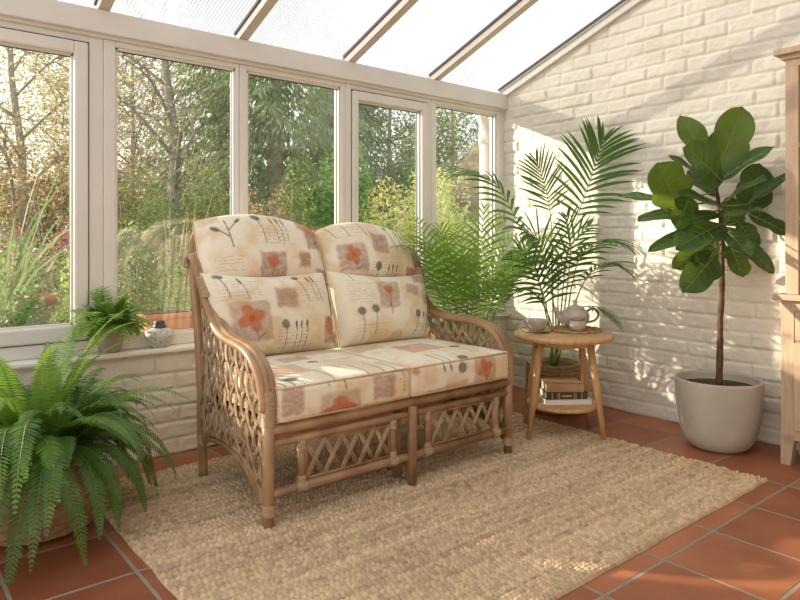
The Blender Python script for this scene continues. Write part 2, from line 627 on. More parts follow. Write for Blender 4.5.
def brick_wall(name, u0, u1, z0, z1, to3, seed, res=0.0075, top=None):
    nu, nv = int((u1 - u0) / res), int((z1 - z0) / res)
    u = np.linspace(u0, u1, nu)
    z = np.linspace(z0, z1, nv)
    U, Z = np.meshgrid(u, z)
    Hh = brick_field(U, Z, seed)
    V = to3(U.ravel(), Z.ravel(), Hh.ravel())
    keep = None
    if top is not None:
        uc = (U[:-1, :-1] + U[1:, 1:]) / 2
        zc = (Z[:-1, :-1] + Z[1:, 1:]) / 2
        keep = (zc < top(uc)).ravel()
    return struct(grid_mesh(name, V, nu, nv, M['brick'], keep=keep))


def roof_z(y): return EAVE + SLOPE * (WY - 0.02 - y)


brick_wall('wall_right', -(WY + 0.06), -0.2, 0.0, 3.3, lambda u, z, h: np.stack([BX - h, -u, z], -1), 21,
           top=lambda u: roof_z(-u) + 0.03)
brick_wall('wall_back', X0, BX, 0.0, 0.515, lambda u, z, h: np.stack([u, WY - h, z], -1), 5)
mb = MB()
mb.box((X0, WY + 0.012, 0.0), (BX + 0.12, WY + 0.14, 0.50))
struct(mb.build('trim_1', M['brick']))
mb = MB()
mb.box((BX + 0.015, Y0, -0.06), (BX + 0.14, WY + 0.14, 1.95))
mb.prism([(BX + 0.015, WY + 0.14, 1.95), (BX + 0.015, Y0, 1.95), (BX + 0.015, Y0, roof_z(Y0)), (BX + 0.015, WY + 0.14, roof_z(WY + 0.14))],
         (0, 0, 0), (0.12, 0, 0))
mb.box((BX - 0.005, Y0, 0), (BX + 0.03, -0.2, roof_z(-0.2) - 0.05))
struct(mb.build('trim_2', M['plaster']))
mb = MB()
mb.box((X0, Y0 - 0.1, -0.06), (BX + 0.1, Y0, roof_z(Y0) + 0.05))
struct(mb.build('wall_front', M['plaster']))

# sill board with a rounded nose
mb = MB()
mb.box((X0, WY - 0.055, 0.505), (BX - 0.004, WY + 0.10, 0.533), bevel=0.011, seg=3)
struct(mb.build('trim_3', M['sill']))

# head beam with a small cornice step
mb = MB()
mb.box((X0, WY - 0.03, 1.993), (BX - 0.002, WY + 0.14, 2.10), bevel=0.006)
mb.box((X0, WY - 0.005, 1.978), (BX - 0.002, WY + 0.12, 1.995), bevel=0.004)
struct(mb.build('trim_4', M['upvc']))


# windows: outer frame, sash where it opens, pane
def frame_ring(mb, x0, x1, z0, z1, wd, y0, y1, bev=0.007, wl=None, wr=None, wb=None, wt=None):
    wl, wr, wb, wt = wl or wd, wr or wd, wb or wd, wt or wd
    mb.box((x0, y0, z0), (x0 + wl, y1, z1), bevel=bev)
    mb.box((x1 - wr, y0, z0), (x1, y1, z1), bevel=bev)
    mb.box((x0 + wl - 0.004, y0 + 0.0007, z0), (x1 - wr + 0.004, y1 - 0.0007, z0 + wb), bevel=bev)
    mb.box((x0 + wl - 0.004, y0 + 0.0007, z1 - wt), (x1 - wr + 0.004, y1 - 0.0007, z1), bevel=bev)


def gasket(mb, x0, x1, z0, z1, t, y0, y1):
    mb.box((x0, y0, z0), (x0 + t, y1, z1))
    mb.box((x1 - t, y0, z0), (x1, y1, z1))
    mb.box((x0, y0, z0), (x1, y1, z0 + t))
    mb.box((x0, y0, z1 - t), (x1, y1, z1))


ZB, ZT = 0.533, 1.98


def window(num, x0, x1, wl, wr, opener, handle=None, s_l=0.06, s_r=0.06):
    root = empty('window_%d' % num, ((x0 + x1) / 2, WY + 0.05, ZB))
    root['kind'] = 'structure'
    mb = MB()
    wb, wt = 0.06, 0.03
    frame_ring(mb, x0, x1, ZB, ZT, 0.05, WY + 0.01, WY + 0.085, wl=wl, wr=wr, wb=wb, wt=wt)
    mb.build('window_frame', M['upvc'], root)
    a0, a1, b0, b1 = x0 + wl, x1 - wr, ZB + wb, ZT - wt
    if opener:
        g = MB()
        gasket(g, a0 - 0.002, a1 + 0.002, b0 - 0.002, b1 + 0.002, 0.008, WY + 0.016, WY + 0.05)
        g.build('seal', M['rubber'], root)
        mb = MB()
        frame_ring(mb, a0 + 0.005, a1 - 0.005, b0 + 0.005, b1 - 0.005, 0.055, WY - 0.004, WY + 0.07, bev=0.010, wl=s_l, wr=s_r, wb=0.07, wt=0.058)
        sash = mb.build('sash', M['upvc'], root)
        a0, a1, b0, b1 = a0 + s_l + 0.003, a1 - s_r - 0.003, b0 + 0.073, b1 - 0.061
        if handle is not None:
            h = MB()
            hx = handle
            h.box((hx - 0.012, WY - 0.016, 1.06), (hx + 0.012, WY - 0.003, 1.15), bevel=0.005)
            h.tube([(hx, WY - 0.012, 1.13), (hx, WY - 0.045, 1.13), (hx, WY - 0.05, 1.11), (hx, WY - 0.045, 1.01)], 0.008, 8)
            h.build('handle', M['sill'], sash)
    bd = MB()
    gasket(bd, a0 - 0.004, a1 + 0.004, b0 - 0.004, b1 + 0.004, 0.014, WY + 0.022, WY + 0.040)
    bd.build('glazing_bead', M['upvc'], root)
    a0, a1, b0, b1 = a0 + 0.008, a1 - 0.008, b0 + 0.008, b1 - 0.008
    g = MB()
    gasket(g, a0 - 0.003, a1 + 0.003, b0 - 0.003, b1 + 0.003, 0.006, WY + 0.036, WY + 0.052)
    g.build('seal', M['rubber'], root)
    p = MB()
    p.box((a0 - 0.006, WY + 0.042, b0 - 0.006), (a1 + 0.006, WY + 0.046, b1 + 0.006))
    p.build('pane', M['glass'], root)


window(1, X0 + 0.02, 0.015, 0.06, 0.05, False)
window(2, 0.015, 0.868, 0.05, 0.062, True)
window(3, 0.868, 1.546, 0.055, 0.022, False)
window(4, 1.546, 2.222, 0.045, 0.033, False)
window(5, 2.222, 2.905, 0.042, 0.034, True, handle=2.272, s_l=0.042, s_r=0.050)
window(6, 2.905, BX - 0.003, 0.045, 0.080, False)

# roof: rafters, glazing sheets, wall plate
sl = math.atan(SLOPE)
RAF = [-1.24, -0.54, 0.16, 0.862, 1.552, 2.243, 2.926]


def sloped_box(mb, x0, x1, h0, h1, y_lo=Y0 - 0.05, y_hi=WY + 0.02, mi=0):
    """box following the roof; h0..h1 is height above the roof line"""
    mb.prism([(x0, y_hi, roof_z(y_hi) + h0), (x0, y_lo, roof_z(y_lo) + h0), (x0, y_lo, roof_z(y_lo) + h1), (x0, y_hi, roof_z(y_hi) + h1)],
             (0, 0, 0), (x1 - x0, 0, 0), mi)


for i, x in enumerate(RAF):
    root = empty('trim_%d' % (i + 5), (x, WY, EAVE), kind='structure')
    mb = MB()
    sloped_box(mb, x - 0.026, x + 0.026, 0.0, 0.055)
    mb.build('rafter', M['rafter'], root)
    mb = MB()
    sloped_box(mb, x - 0.034, x - 0.027, 0.040, 0.056)
    sloped_box(mb, x + 0.027, x + 0.033, 0.044, 0.056)
    mb.build('seal', M['rubber'], root)
root = empty('trim_12', (BX, WY, EAVE), kind='structure')
mb = MB()
sloped_box(mb, BX - 0.040, BX + 0.02, -0.015, 0.03)
sloped_box(mb, BX - 0.052, BX + 0.02, 0.03, 0.06)
mb.build('rafter', M['upvc'], root)
mb = MB()
sloped_box(mb, BX - 0.060, BX - 0.052, 0.040, 0.056)
mb.build('seal', M['rubber'], root)
root = empty('ceiling', (1.2, 1, 2.8), kind='structure')
ED = RAF + [BX]
for i in range(len(ED) - 1):
    mb = MB()
    sloped_box(mb, ED[i] + 0.01, ED[i + 1] - 0.01, 0.056, 0.066, y_hi=WY + 0.12)
    mb.build('roof_panel', M['poly'], root)

# ------------------------------------------------------------------ jute rug
RX0, RX1, RY0, RY1 = 0.715, 3.055, 1.19, 2.985
res = 0.0038
nu, nv = int((RX1 - RX0) / res), int((RY1 - RY0) / res)
U, V_ = np.meshgrid(np.linspace(0, RX1 - RX0, nu), np.linspace(0, RY1 - RY0, nv))
RW, SW = 0.0148, 0.0195
vv = V_ + 0.003 * (vnoise(U * 6, V_ * 12, 3) - 0.5) * 2
row = np.floor(vv / RW)
fr = vv / RW - row
uu = U + hash2(row, row * 0, 5) * SW + 0.006 * (vnoise(U * 22, row, 6) - 0.5)
st = np.floor(uu / SW)
fs = uu / SW - st
skew = np.abs(np.sin(PI * (fs + 0.3 * (fr - 0.5))))
prof = np.sin(PI * fr) ** 0.7
k1 = hash2(row, st, 8)
hgt = 0.003 + 0.0120 * prof * (0.35 + 0.65 * skew) * (0.65 + 0.7 * k1) + 0.004 * (fbm(U * 90, V_ * 90, 4, 2) - 0.4)
wx_ = U + RX0 + 0.006 * (vnoise(V_ * 14, U * 0, 2) - 0.5) * ((U < 0.1) | (U > RX1 - RX0 - 0.1))
wy_ = V_ + RY0 + 0.006 * (vnoise(U * 11, V_ * 0, 9) - 0.5) * ((V_ < 0.1) | (V_ > RY1 - RY0 - 0.1))
edge = (np.arange(nu)[None, :] == 0) | (np.arange(nu)[None, :] == nu - 1) | (np.arange(nv)[:, None] == 0) | (np.arange(nv)[:, None] == nv - 1)
hgt = np.where(edge, 0.001, hgt)
shade = 0.80 + 0.36 * k1 + 0.24 * (hash2(row, row * 0, 12) - 0.5) + 0.45 * (fbm(U * 3.0, row * 0.45, 13, 3) - 0.45)
c1 = np.stack([0.63 * shade, 0.46 * shade, 0.29 * shade], -1)
dk = (hash2(row, st, 15) > 0.95)[..., None]
c1 = np.where(dk, c1 * np.array([0.80, 0.75, 0.70]), c1)
rug = grid_mesh('jute_rug', np.stack([wx_.ravel(), wy_.ravel(), hgt.ravel()], -1), nu, nv, M['jute'], colors=c1.reshape(-1, 3))
tag(rug, 'natural woven jute rug on the terracotta floor', 'rug')
RUG = 0.0125

# ------------------------------------------------------------------ rattan sofa
SXL, SXR, SYF, SYB = 1.145, 2.445, 2.145, 2.80
sofa = empty('rattan_sofa', ((SXL + SXR) / 2, 2.47, RUG - 0.004),
             'two-seater rattan cane sofa with woven sides and lattice front panels', 'sofa')


def wrap(mb, p0, p1, r, turns=None):
    p0, p1 = Vector(p0), Vector(p1)
    Ln = (p1 - p0).length
    n = turns or max(3, int(Ln / 0.0055))
    pts, rr = [], []
    for i in range(n * 4 + 1):
        t = i / (n * 4)
        pts.append(p0.lerp(p1, t))
        rr.append(r + 0.0016 * math.sin(2 * PI * t * n))
    mb.tube(pts, rr, 12)


def binding(parent, *segs):
    for p0, p1, r in segs:
        mb = MB()
        wrap(mb, p0, p1, r)
        mb.build('binding', M['binding'], parent)['label'] = 'pale cane binding wrapped round the pole'


LEGB = RUG
arm_xyz = [(2.905, 0.925, .02), (2.902, 0.955, .02), (2.88, 0.975, .02), (2.848, 0.968, .02), (2.82, 0.935, .022), (2.788, 0.87, .03), (2.745, 0.77, .042), (2.70, 0.705, .045),
           (2.62, 0.66, .04), (2.50, 0.643, .025), (2.38, 0.638, .012), (2.29, 0.625, .004), (2.225, 0.595, 0), (2.175, 0.545, 0), (2.150, 0.48, 0), (2.145, 0.43, 0)]
arm_pts = [(p[0], p[1]) for p in arm_xyz]
for side, X in ((-1, SXL), (1, SXR)):
    lean = -0.012 * side
    mb = MB()
    mb.tube([(X, SYF, LEGB), (X, SYF, 0.2), (X, SYF, 0.50)], [0.021, 0.022, 0.023], 14)
    fl = mb.build('leg', M['rattan'], sofa)
    binding(fl, ((X, SYF, 0.375), (X, SYF, 0.475), 0.0255), ((X, SYF, 0.05), (X, SYF, 0.09), 0.0245))
    mb = MB()
    mb.tube(catmull([(X + 0.03 * -side, SYB, LEGB), (X + 0.025 * -side, SYB + 0.005, 0.2), (X + 0.025 * -side, SYB + 0.03, 0.55), (X + 0.02 * -side, SYB + 0.095, 0.92), (X + 0.02 * -side, SYB + 0.10, 0.95)], 5),
            0.020, 14)
    bl = mb.build('leg', M['rattan'], sofa)
    binding(bl, ((X + 0.026 * -side, SYB, 0.145), (X + 0.024 * -side, SYB + 0.005, 0.19), 0.023))
    # arm rail: three canes side by side, bowed slightly outwards
    mb = MB()
    for k, dx in enumerate((-0.022, 0.0, 0.022)):
        P = [(X + dx - side * ix, y, z + (0.004 if k == 1 else 0)) for i, (y, z, ix) in enumerate(arm_xyz)]
        mb.tube(catmull(P, 5), 0.0155, 12)
    ar = mb.build('arm_rail', M['rattan'], sofa)
    binding(ar, ((X - 0.028 * side, 2.797, 0.885), (X - 0.039 * side, 2.757, 0.795), 0.037))
    # lower side arch
    ap = [(2.80, 0.165), (2.72, 0.197), (2.62, 0.213), (2.52, 0.214), (2.42, 0.203), (2.34, 0.18), (2.26, 0.142), (2.19, 0.10), (2.15, 0.075)]
    mb = MB()
    for dz in (-0.011, 0.011):
        mb.tube(catmull([(X + 0.028 * -side * (y - 2.15) / 0.65, y, z + dz) for y, z in ap], 5), 0.011, 10)
    mb.build('side_arch', M['rattan'], sofa)
    # woven side: wavy canes in opposite phase
    cy = [p[0] for p in arm_pts]
    cz = [p[1] for p in arm_pts]

    def top_at(y):
        best = None
        for i in range(3, len(arm_pts) - 1):
            ya, yb = arm_pts[i][0], arm_pts[i + 1][0]
            if yb <= y <= ya:
                t = (ya - y) / max(ya - yb, 1e-6)
                best = arm_pts[i][1] * (1 - t) + arm_pts[i + 1][1] * t
        return best if best is not None else (0.95 if y > 2.7 else 0.5)

    def bot_at(y):
        for i in range(len(ap) - 1):
            ya, yb = ap[i][0], ap[i + 1][0]
            if yb <= y <= ya:
                t = (ya - y) / (ya - yb)
                return ap[i][1] * (1 - t) + ap[i + 1][1] * t
        return 0.16 if y > 2.5 else 0.09
    mb = MB()
    ncol = 11
    for c in range(ncol + 1):
        yc = 2.185 + c * (2.785 - 2.185) / ncol
        for ph in (0, 1):
            for strand in (0, 1, 2):
                zt, zb = top_at(yc) - 0.005, bot_at(yc) + 0.005
                pts = []
                n = int((zt - zb) / 0.012) + 2
                for i in range(n):
                    z = zb + (zt - zb) * i / (n - 1)
                    s = math.sin(2 * PI * (z - 0.05) / 0.20 + ph * PI)
                    a = 0.027
                    y = yc + a * s + (strand - 1) * 0.0075 * (1 if s > 0 else -1)
                    y += 0.12 * max(0, (z - 0.50) / 0.45) * (c / ncol)
                    xx = X + 0.004 * math.cos(2 * PI * (z - 0.05) / 0.20 + ph * PI) * (1 if c % 2 else -1) \
                        + 0.028 * -side * max(0, (y - 2.15) / 0.65) * max(0, 1 - z / 0.6)
                    xx -= side * 0.04 * max(0, min(1, (z - 0.30) / 0.35)) * max(0, min(1, (y - 2.3) / 0.35))
                    pts.append((xx, min(max(y, 2.150), 2.805 + 0.09 * max(0, (z - 0.45) / 0.45)), z))
                mb.tube(pts, 0.0038, 6)
    mb.build('woven_side_panel', M['cane'], sofa)

# front rails, uprights, lattice panels, centre legs
mb = MB(); mb.tube([(SXL, SYF, 0.357), (SXR, SYF, 0.357)], 0.0215, 14); mb.build('front_rail', M['rattan'], sofa)
mb = MB(); mb.tube([(SXL, SYF, 0.307), (SXR, SYF, 0.307)], 0.0155, 12); mb.build('front_rail', M['rattan'], sofa)
mb = MB(); mb.tube([(SXL, SYF, 0.126), (SXR, SYF, 0.126)], 0.0185, 14); mb.build('front_rail', M['rattan'], sofa)
CX = 1.80
mb = MB(); mb.tube([(CX + 0.015, SYF - 0.018, LEGB), (CX + 0.015, SYF - 0.018, 0.345)], 0.0205, 14)
cl = mb.build('leg', M['rattan'], sofa)
mb = MB(); mb.tube([(CX + 0.02, SYF + 0.09, LEGB), (CX + 0.02, SYF + 0.09, 0.36)], 0.018, 12)
mb.build('leg', M['rattan'], sofa)
for px_ in (1.282, 1.722, 1.915, 2.355):
    mb = MB()
    mb.tube([(px_, SYF, 0.126), (px_, SYF, 0.307)], 0.0145, 12)
    up = mb.build('upright', M['rattan'], sofa)
    binding(up, ((px_, SYF, 0.262), (px_, SYF, 0.300), 0.0175), ((px_, SYF, 0.135), (px_, SYF, 0.168), 0.0175))
    binding(up, ((px_ - 0.02, SYF, 0.126), (px_ + 0.02, SYF, 0.126), 0.0212))
for a, b in ((1.302, 1.702), (1.935, 2.335)):
    mb = MB()
    z0, z1 = 0.150, 0.288
    for zz in (z0, z1): mb.tube([(a, SYF, zz), (b, SYF, zz)], 0.006, 8)
    for xx in (a, b): mb.tube([(xx, SYF, z0), (xx, SYF, z1)], 0.006, 8)
    pan = mb.build('lattice_panel', M['rattan'], sofa)
    n = 5
    st_ = (b - a) / (n - 0.05)
    mb = MB()
    for k in range(-1, n):
        for d in (1, -1):
            xa = a + k * st_ + (0.0 if d == 1 else st_)
            xb = xa + d * st_ * 0.98
            p0, p1 = Vector((xa, SYF, z0)), Vector((xb, SYF, z1))
            if d == -1:
                p0, p1 = Vector((xa + st_ * 0.0, SYF, z0)), Vector((xb, SYF, z1))
            # clip to the panel
            def clip(p, q):
                if p.x < a: p = p + (q - p) * ((a - p.x) / (q.x - p.x)) if q.x > a else None
                elif p.x > b: p = p + (q - p) * ((b - p.x) / (q.x - p.x)) if q.x < b else None
                return p
            c0 = clip(p0, p1)
            c1_ = clip(p1, p0)
            if c0 is None or c1_ is None: continue
            if (c1_ - c0).length < 0.03: continue
            for off in (-0.0055, 0.0055):
                o_ = Vector((off, -0.004 * d, 0))
                mb.tube([c0 + o_, c1_ + o_], 0.0052, 7)
    lo = mb.build('lattice_canes', M['cane'], pan)
# side lower rails, back lower rail and seat deck, back frame
mb = MB(); mb.tube([(SXL + 0.03, SYB, 0.30), (SXR - 0.03, SYB, 0.30)], 0.018, 12); mb.build('back_rail', M['rattan'], sofa)
for X in (SXL + 0.055, SXR - 0.055):
    mb = MB(); mb.tube([(X, SYF + 0.01, 0.345), (X, SYB, 0.345)], 0.014, 12); mb.build('side_rail', M['rattan'], sofa)
mb = MB()
for k in range(9):
    x = SXL + 0.05 + k * (SXR - SXL - 0.16) / 8
    mb.box((x, SYF + 0.02, 0.368), (x + 0.06, SYB - 0.01, 0.382), bevel=0.003)
mb.box((SXL + 0.045, SYF + 0.022, 0.362), (SXR - 0.045, SYB - 0.02, 0.370))
mb.build('seat_deck', M['deck'], sofa)
mb = MB()
Lx, Rx = SXL + 0.005, SXR - 0.005
top = [(Lx + 0.02, 2.90, 0.93), (Lx + 0.03, 2.945, 1.03), (Lx + 0.10, 2.985, 1.105), (Lx + 0.3, 2.995, 1.13), (1.795, 2.995, 1.085), (Rx - 0.3, 2.995, 1.13), (Rx - 0.10, 2.985, 1.085), (Rx - 0.03, 2.945, 1.01), (Rx - 0.02, 2.90, 0.93)]
mb.tube(catmull(top, 6), 0.014, 10)
mb.build('back_frame', M['rattan'], sofa)
mb = MB()
for k in range(14):
    x = Lx + 0.07 + k * (Rx - Lx - 0.14) / 13
    mb.tube(catmull([(x, 2.80, 0.31), (x, 2.885, 0.60), (x, 2.95, 0.90), (x, 2.99, 1.09)], 4), 0.006, 6)
mb.build('back_canes', M['cane'], sofa)


# ------------------------------------------------------------------ printed cushions
CREAM = np.array([0.85, 0.77, 0.61])
MAUVE = np.array([0.38, 0.21, 0.155])
TAN = np.array([0.62, 0.42, 0.26])
ORANGE = np.array([0.55, 0.19, 0.085])
DKORANGE = np.array([0.46, 0.11, 0.045])
GREEN = np.array([0.13, 0.17, 0.115])


def sstep(a, b, x):
    t = np.clip((x - a) / (b - a), 0, 1)
    return t * t * (3 - 2 * t)


class Print:
    def __init__(self, X, Y, seed):
        self.X, self.Y, self.s = X, Y, seed
        n1 = fbm(X * 9, Y * 9, seed, 4)
        n2 = fbm(X * 24 + 5, Y * 24, seed + 3, 3)
        t = sstep(0.38, 0.62, n1)[..., None]
        c = CREAM * (1 - 0.62 * t) + np.array([0.74, 0.53, 0.29]) * 0.62 * t
        t2 = sstep(0.5, 0.75, n2)[..., None] * 0.5
        c = c * (1 - t2) + np.array([0.88, 0.84, 0.75]) * t2
        self.c = c

    def put(self, mask, col, k=1.0):
        m = np.clip(mask * k, 0, 1)[..., None]
        self.c = self.c * (1 - m) + col * m

    def square(self, x, y, w, h, col=MAUVE, rot=0.0, k=0.8):
        dx, dy = self.X - x, self.Y - y
        ca, sa = math.cos(rot), math.sin(rot)
        a, b = dx * ca + dy * sa, -dx * sa + dy * ca
        n = (fbm(self.X * 40, self.Y * 40, self.s + 8, 3) - 0.45) * 0.018
        m = sstep(0.009, -0.009, np.abs(a) - w / 2 + n) * sstep(0.009, -0.009, np.abs(b) - h / 2 + n)
        tex = 0.45 + 0.95 * fbm(self.X * 70, self.Y * 100, self.s + 9, 3)
        self.put(m * np.clip(tex, 0, 1), col, k)

    def blob(self, x, y, rx, ry, col, rot=0.0, k=0.95, soft=0.25):
        dx, dy = self.X - x, self.Y - y
        ca, sa = math.cos(rot), math.sin(rot)
        a, b = (dx * ca + dy * sa) / rx, (-dx * sa + dy * ca) / ry
        d = np.sqrt(a * a + b * b) + (fbm(self.X * 70, self.Y * 70, self.s + 11, 3) - 0.45) * 0.35
        wash = 0.70 + 0.55 * fbm(self.X * 55, self.Y * 55, self.s + 12, 3)
        self.put(sstep(1 + soft, 1 - soft, d) * np.clip(wash, 0, 1), col, k)

    def line(self, x0, y0, x1, y1, w=0.0022, col=GREEN, bend=0.0, k=0.9):
        n = 10
        m = np.zeros_like(self.X)
        px, py = x0, y0
        for i in range(1, n + 1):
            t = i / n
            qx = x0 + (x1 - x0) * t + bend * math.sin(PI * t)
            qy = y0 + (y1 - y0) * t
            ex, ey = qx - px, qy - py
            L2 = ex * ex + ey * ey + 1e-12
            tt = np.clip(((self.X - px) * ex + (self.Y - py) * ey) / L2, 0, 1)
            d = np.hypot(self.X - px - tt * ex, self.Y - py - tt * ey)
            m = np.maximum(m, sstep(w * 1.5, w * 0.4, d))
            px, py = qx, qy
        self.put(m, col, k)

    def poppy(self, x, y, r):
        for a in (0.35, 1.95, 3.5, 5.05):
            self.blob(x + 0.58 * r * math.cos(a), y + 0.58 * r * math.sin(a), 0.56 * r, 0.46 * r, ORANGE, a)
        self.blob(x, y, 0.26 * r, 0.26 * r, DKORANGE, k=0.8)
        self.line(x + 0.1 * r, y - 0.7 * r, x + 0.35 * r, y - 1.7 * r)
        self.line(x + 0.35 * r, y - 1.55 * r, x + 0.95 * r, y - 1.2 * r)

    def tulip(self, x, y, r, stem):
        for dx, rot in ((-0.4, 0.3), (0.0, 0), (0.4, -0.3)):
            self.blob(x + dx * r, y, 0.42 * r, 0.72 * r, ORANGE, rot)
        self.line(x - 0.2 * r, y + 0.4 * r, x - 0.15 * r, y - 0.4 * r, 0.0012, DKORANGE, k=0.6)
        self.line(x + 0.2 * r, y + 0.4 * r, x + 0.15 * r, y - 0.4 * r, 0.0012, DKORANGE, k=0.6)
        self.line(x, y - 0.6 * r, x + 0.25 * r, y - stem)
        self.blob(x + 0.05 * r, y - stem * 0.7, 0.1 * r, 0.5 * r, GREEN, 0.35, 0.7)

    def head(self, x, y, r, x1, y1, flat=0.8):
        self.line(x, y, x1, y1, bend=0.004)
        self.blob(x, y, r, r * flat, GREEN)
        self.blob(x - 0.2 * r, y + 0.1 * r, 0.18 * r, 0.5 * r * flat, np.array([0.24, 0.29, 0.20]), k=0.7)

    def bud(self, x, y, x1, y1):
        self.line(x, y, x1, y1, 0.0017, bend=0.003)
        rot = math.atan2(x1 - x, y - y1)
        self.blob(x + (x1 - x) * 0.12, y + (y1 - y) * 0.12, 0.0055, 0.018, GREEN, rot)

    def scribble(self, x0, y0, x1, y1):
        m = sstep(x0, x0 + 0.02, self.X) * sstep(x1, x1 - 0.02, self.X) * sstep(y0, y0 + 0.01, self.Y) * sstep(y1, y1 - 0.01, self.Y)
        ln = sstep(0.25, 0.1, np.abs((self.Y / 0.014 + 0.3 * vnoise(self.X * 60, self.Y * 70, self.s + 4)) % 1 - 0.5))
        ln = ln * (vnoise(self.X * 90, np.floor(self.Y / 0.014), self.s + 6) > 0.3)
        self.put(m * ln, np.array([0.50, 0.36, 0.20]), 0.42)


def pillow(name, parent, c00, c10, c11, c01, nrm, thick, painter, size, seed, arch_top=None, nu=150, nv=110, pw=3.2, sag=0.0, piping=True):
    """a stuffed piece: corners (left bottom, right bottom, right top, left top), front normal"""
    c00, c10, c11, c01 = [np.array(c, float) for c in (c00, c10, c11, c01)]
    nrm = np.array(nrm, float)
    nrm /= np.linalg.norm(nrm)
    u, v = np.meshgrid(np.linspace(0, 1, nu), np.linspace(0, 1, nv))
    # inward-bowed sides between the corners, arched top
    B = 0.010 * np.sin(PI * v)
    at_ = arch_top(u) if arch_top else 0 * u
    wv = v ** 1.0
    base = ((1 - u) * (1 - v))[..., None] * c00 + (u * (1 - v))[..., None] * c10 + (u * v)[..., None] * c11 + ((1 - u) * v)[..., None] * c01
    up = (c01 + c11 - c00 - c10) / 2
    upn = up / np.linalg.norm(up)
    base = base + upn * (at_ * wv ** 2)[..., None]
    pro = ((1 - np.abs(2 * u - 1) ** pw) * (1 - np.abs(2 * v - 1) ** pw)) ** 0.5
    wr = (fbm(u * 5 + seed, v * 4, seed, 3) - 0.45) * 0.014 * pro
    front = base + nrm * ((thick * 0.62 * pro + wr) - sag * 0)[..., None]
    back = base - nrm * (thick * 0.38 * pro)[..., None]
    pr = Print(u * size[0], v * size[1], seed)
    painter(pr, size[0], size[1])
    Vall = np.concatenate([front.reshape(-1, 3), back.reshape(-1, 3)])
    n = nu * nv
    I = np.arange(n).reshape(nv, nu)
    q1 = np.stack([I[:-1, :-1], I[:-1, 1:], I[1:, 1:], I[1:, :-1]], -1).reshape(-1, 4)
    q2 = q1[:, ::-1] + n
    q = np.concatenate([q1, q2])
    # flip if the front faces away from nrm
    a, b, d = front[nv // 2, nu // 2], front[nv // 2, nu // 2 + 1], front[nv // 2 + 1, nu // 2]
    if np.dot(np.cross(b - a, d - a), nrm) < 0: q = q[:, ::-1]
    me = bpy.data.meshes.new(name)
    me.from_pydata(Vall.tolist(), [], q.tolist())
    me.polygons.foreach_set('use_smooth', np.ones(len(q), dtype=bool))
    ca = me.color_attributes.new('Tint', 'FLOAT_COLOR', 'POINT')
    c4 = np.ones((2 * n, 4), dtype=np.float32)
    c4[:n, :3] = pr.c.reshape(-1, 3)
    c4[n:, :3] = CREAM
    ca.data.foreach_set('color', c4.ravel())
    me.materials.append(M['fabric'])
    o = place(bpy.data.objects.new(name, me), parent)
    if piping:
        ring = [base[0, i] for i in range(0, nu, 6)] + [base[j, -1] for j in range(0, nv, 6)] + [base[-1, i] for i in range(nu - 1, -1, -6)] + [base[j, 0] for j in range(nv - 1, -1, -6)]
        ring.append(ring[0])
        mb = MB()
        mb.tube(ring, 0.0045, 6)
        mb.build('piping', M['piping'], o)
    return o


def paint_ul(p, W, H):
    p.square(.08 * W, .93 * H, .14 * W, .12 * H, TAN, 0, .7)
    p.line(.205 * W, .48 * H, .175 * W, .88 * H, .003); p.line(.195 * W, .62 * H, .10 * W, .78 * H, .003); p.line(.19 * W, .72 * H, .26 * W, .84 * H, .0025)
    p.blob(.10 * W, .77 * H, .022, .009, GREEN, -.6); p.blob(.27 * W, .85 * H, .018, .007, GREEN, .5)
    p.head(.42 * W, .89 * H, .024, .465 * W, .53 * H, .62)
    for a, b in ((.53, .575), (.58, .62), (.625, .655)): p.bud(a * W, .90 * H, b * W, .55 * H)
    p.scribble(.4 * W, .5 * H, .7 * W, .8 * H)
    p.square(.50 * W, .17 * H, .21 * W, .44 * H); p.tulip(.495 * W, .25 * H, .036, .14)
    p.square(.765 * W, .29 * H, .11 * W, .25 * H, TAN); p.square(.765 * W, .29 * H, .09 * W, .2 * H)
    p.square(.92 * W, .10 * H, .10 * W, .15 * H)
    p.square(.885 * W, .66 * H, .15 * W, .30 * H, MAUVE, .15); p.square(.86 * W, .88 * H, .20 * W, .22 * H, ORANGE, -.1, .95)
    p.line(.91 * W, .75 * H, .945 * W, .32 * H, .0025); p.line(.90 * W, .6 * H, .96 * W, .72 * H)
    p.scribble(.05 * W, .1 * H, .3 * W, .4 * H)


def paint_ll(p, W, H):
    p.scribble(.03 * W, .62 * H, .36 * W, .9 * H); p.scribble(.40 * W, .02 * H, .7 * W, .3 * H); p.scribble(.6 * W, .55 * H, .9 * W, .85 * H)
    p.head(.08 * W, .93 * H, .020, .115 * W, .66 * H, .6); p.bud(.20 * W, .90 * H, .245 * W, .62 * H)
    p.square(.235 * W, .37 * H, .29 * W, .46 * H, MAUVE, 0, .6); p.poppy(.23 * W, .40 * H, .056)
    p.square(.535 * W, .63 * H, .175 * W, .25 * H, MAUVE, -.04, .75)
    p.head(.66 * W, .90 * H, .019, .735 * W, .56 * H, .55); p.bud(.755 * W, .90 * H, .82 * W, .57 * H); p.bud(.80 * W, .90 * H, .865 * W, .57 * H)
    p.head(.49 * W, .30 * H, .021, .475 * W, .02 * H, .95)
    for a in (.585, .63, .68): p.bud(a * W, .32 * H, (a - .02) * W, .03 * H)
    p.square(.93 * W, .20 * H, .15 * W, .30 * H, MAUVE); p.square(.94 * W, .26 * H, .14 * W, .20 * H, ORANGE, 0, .9)


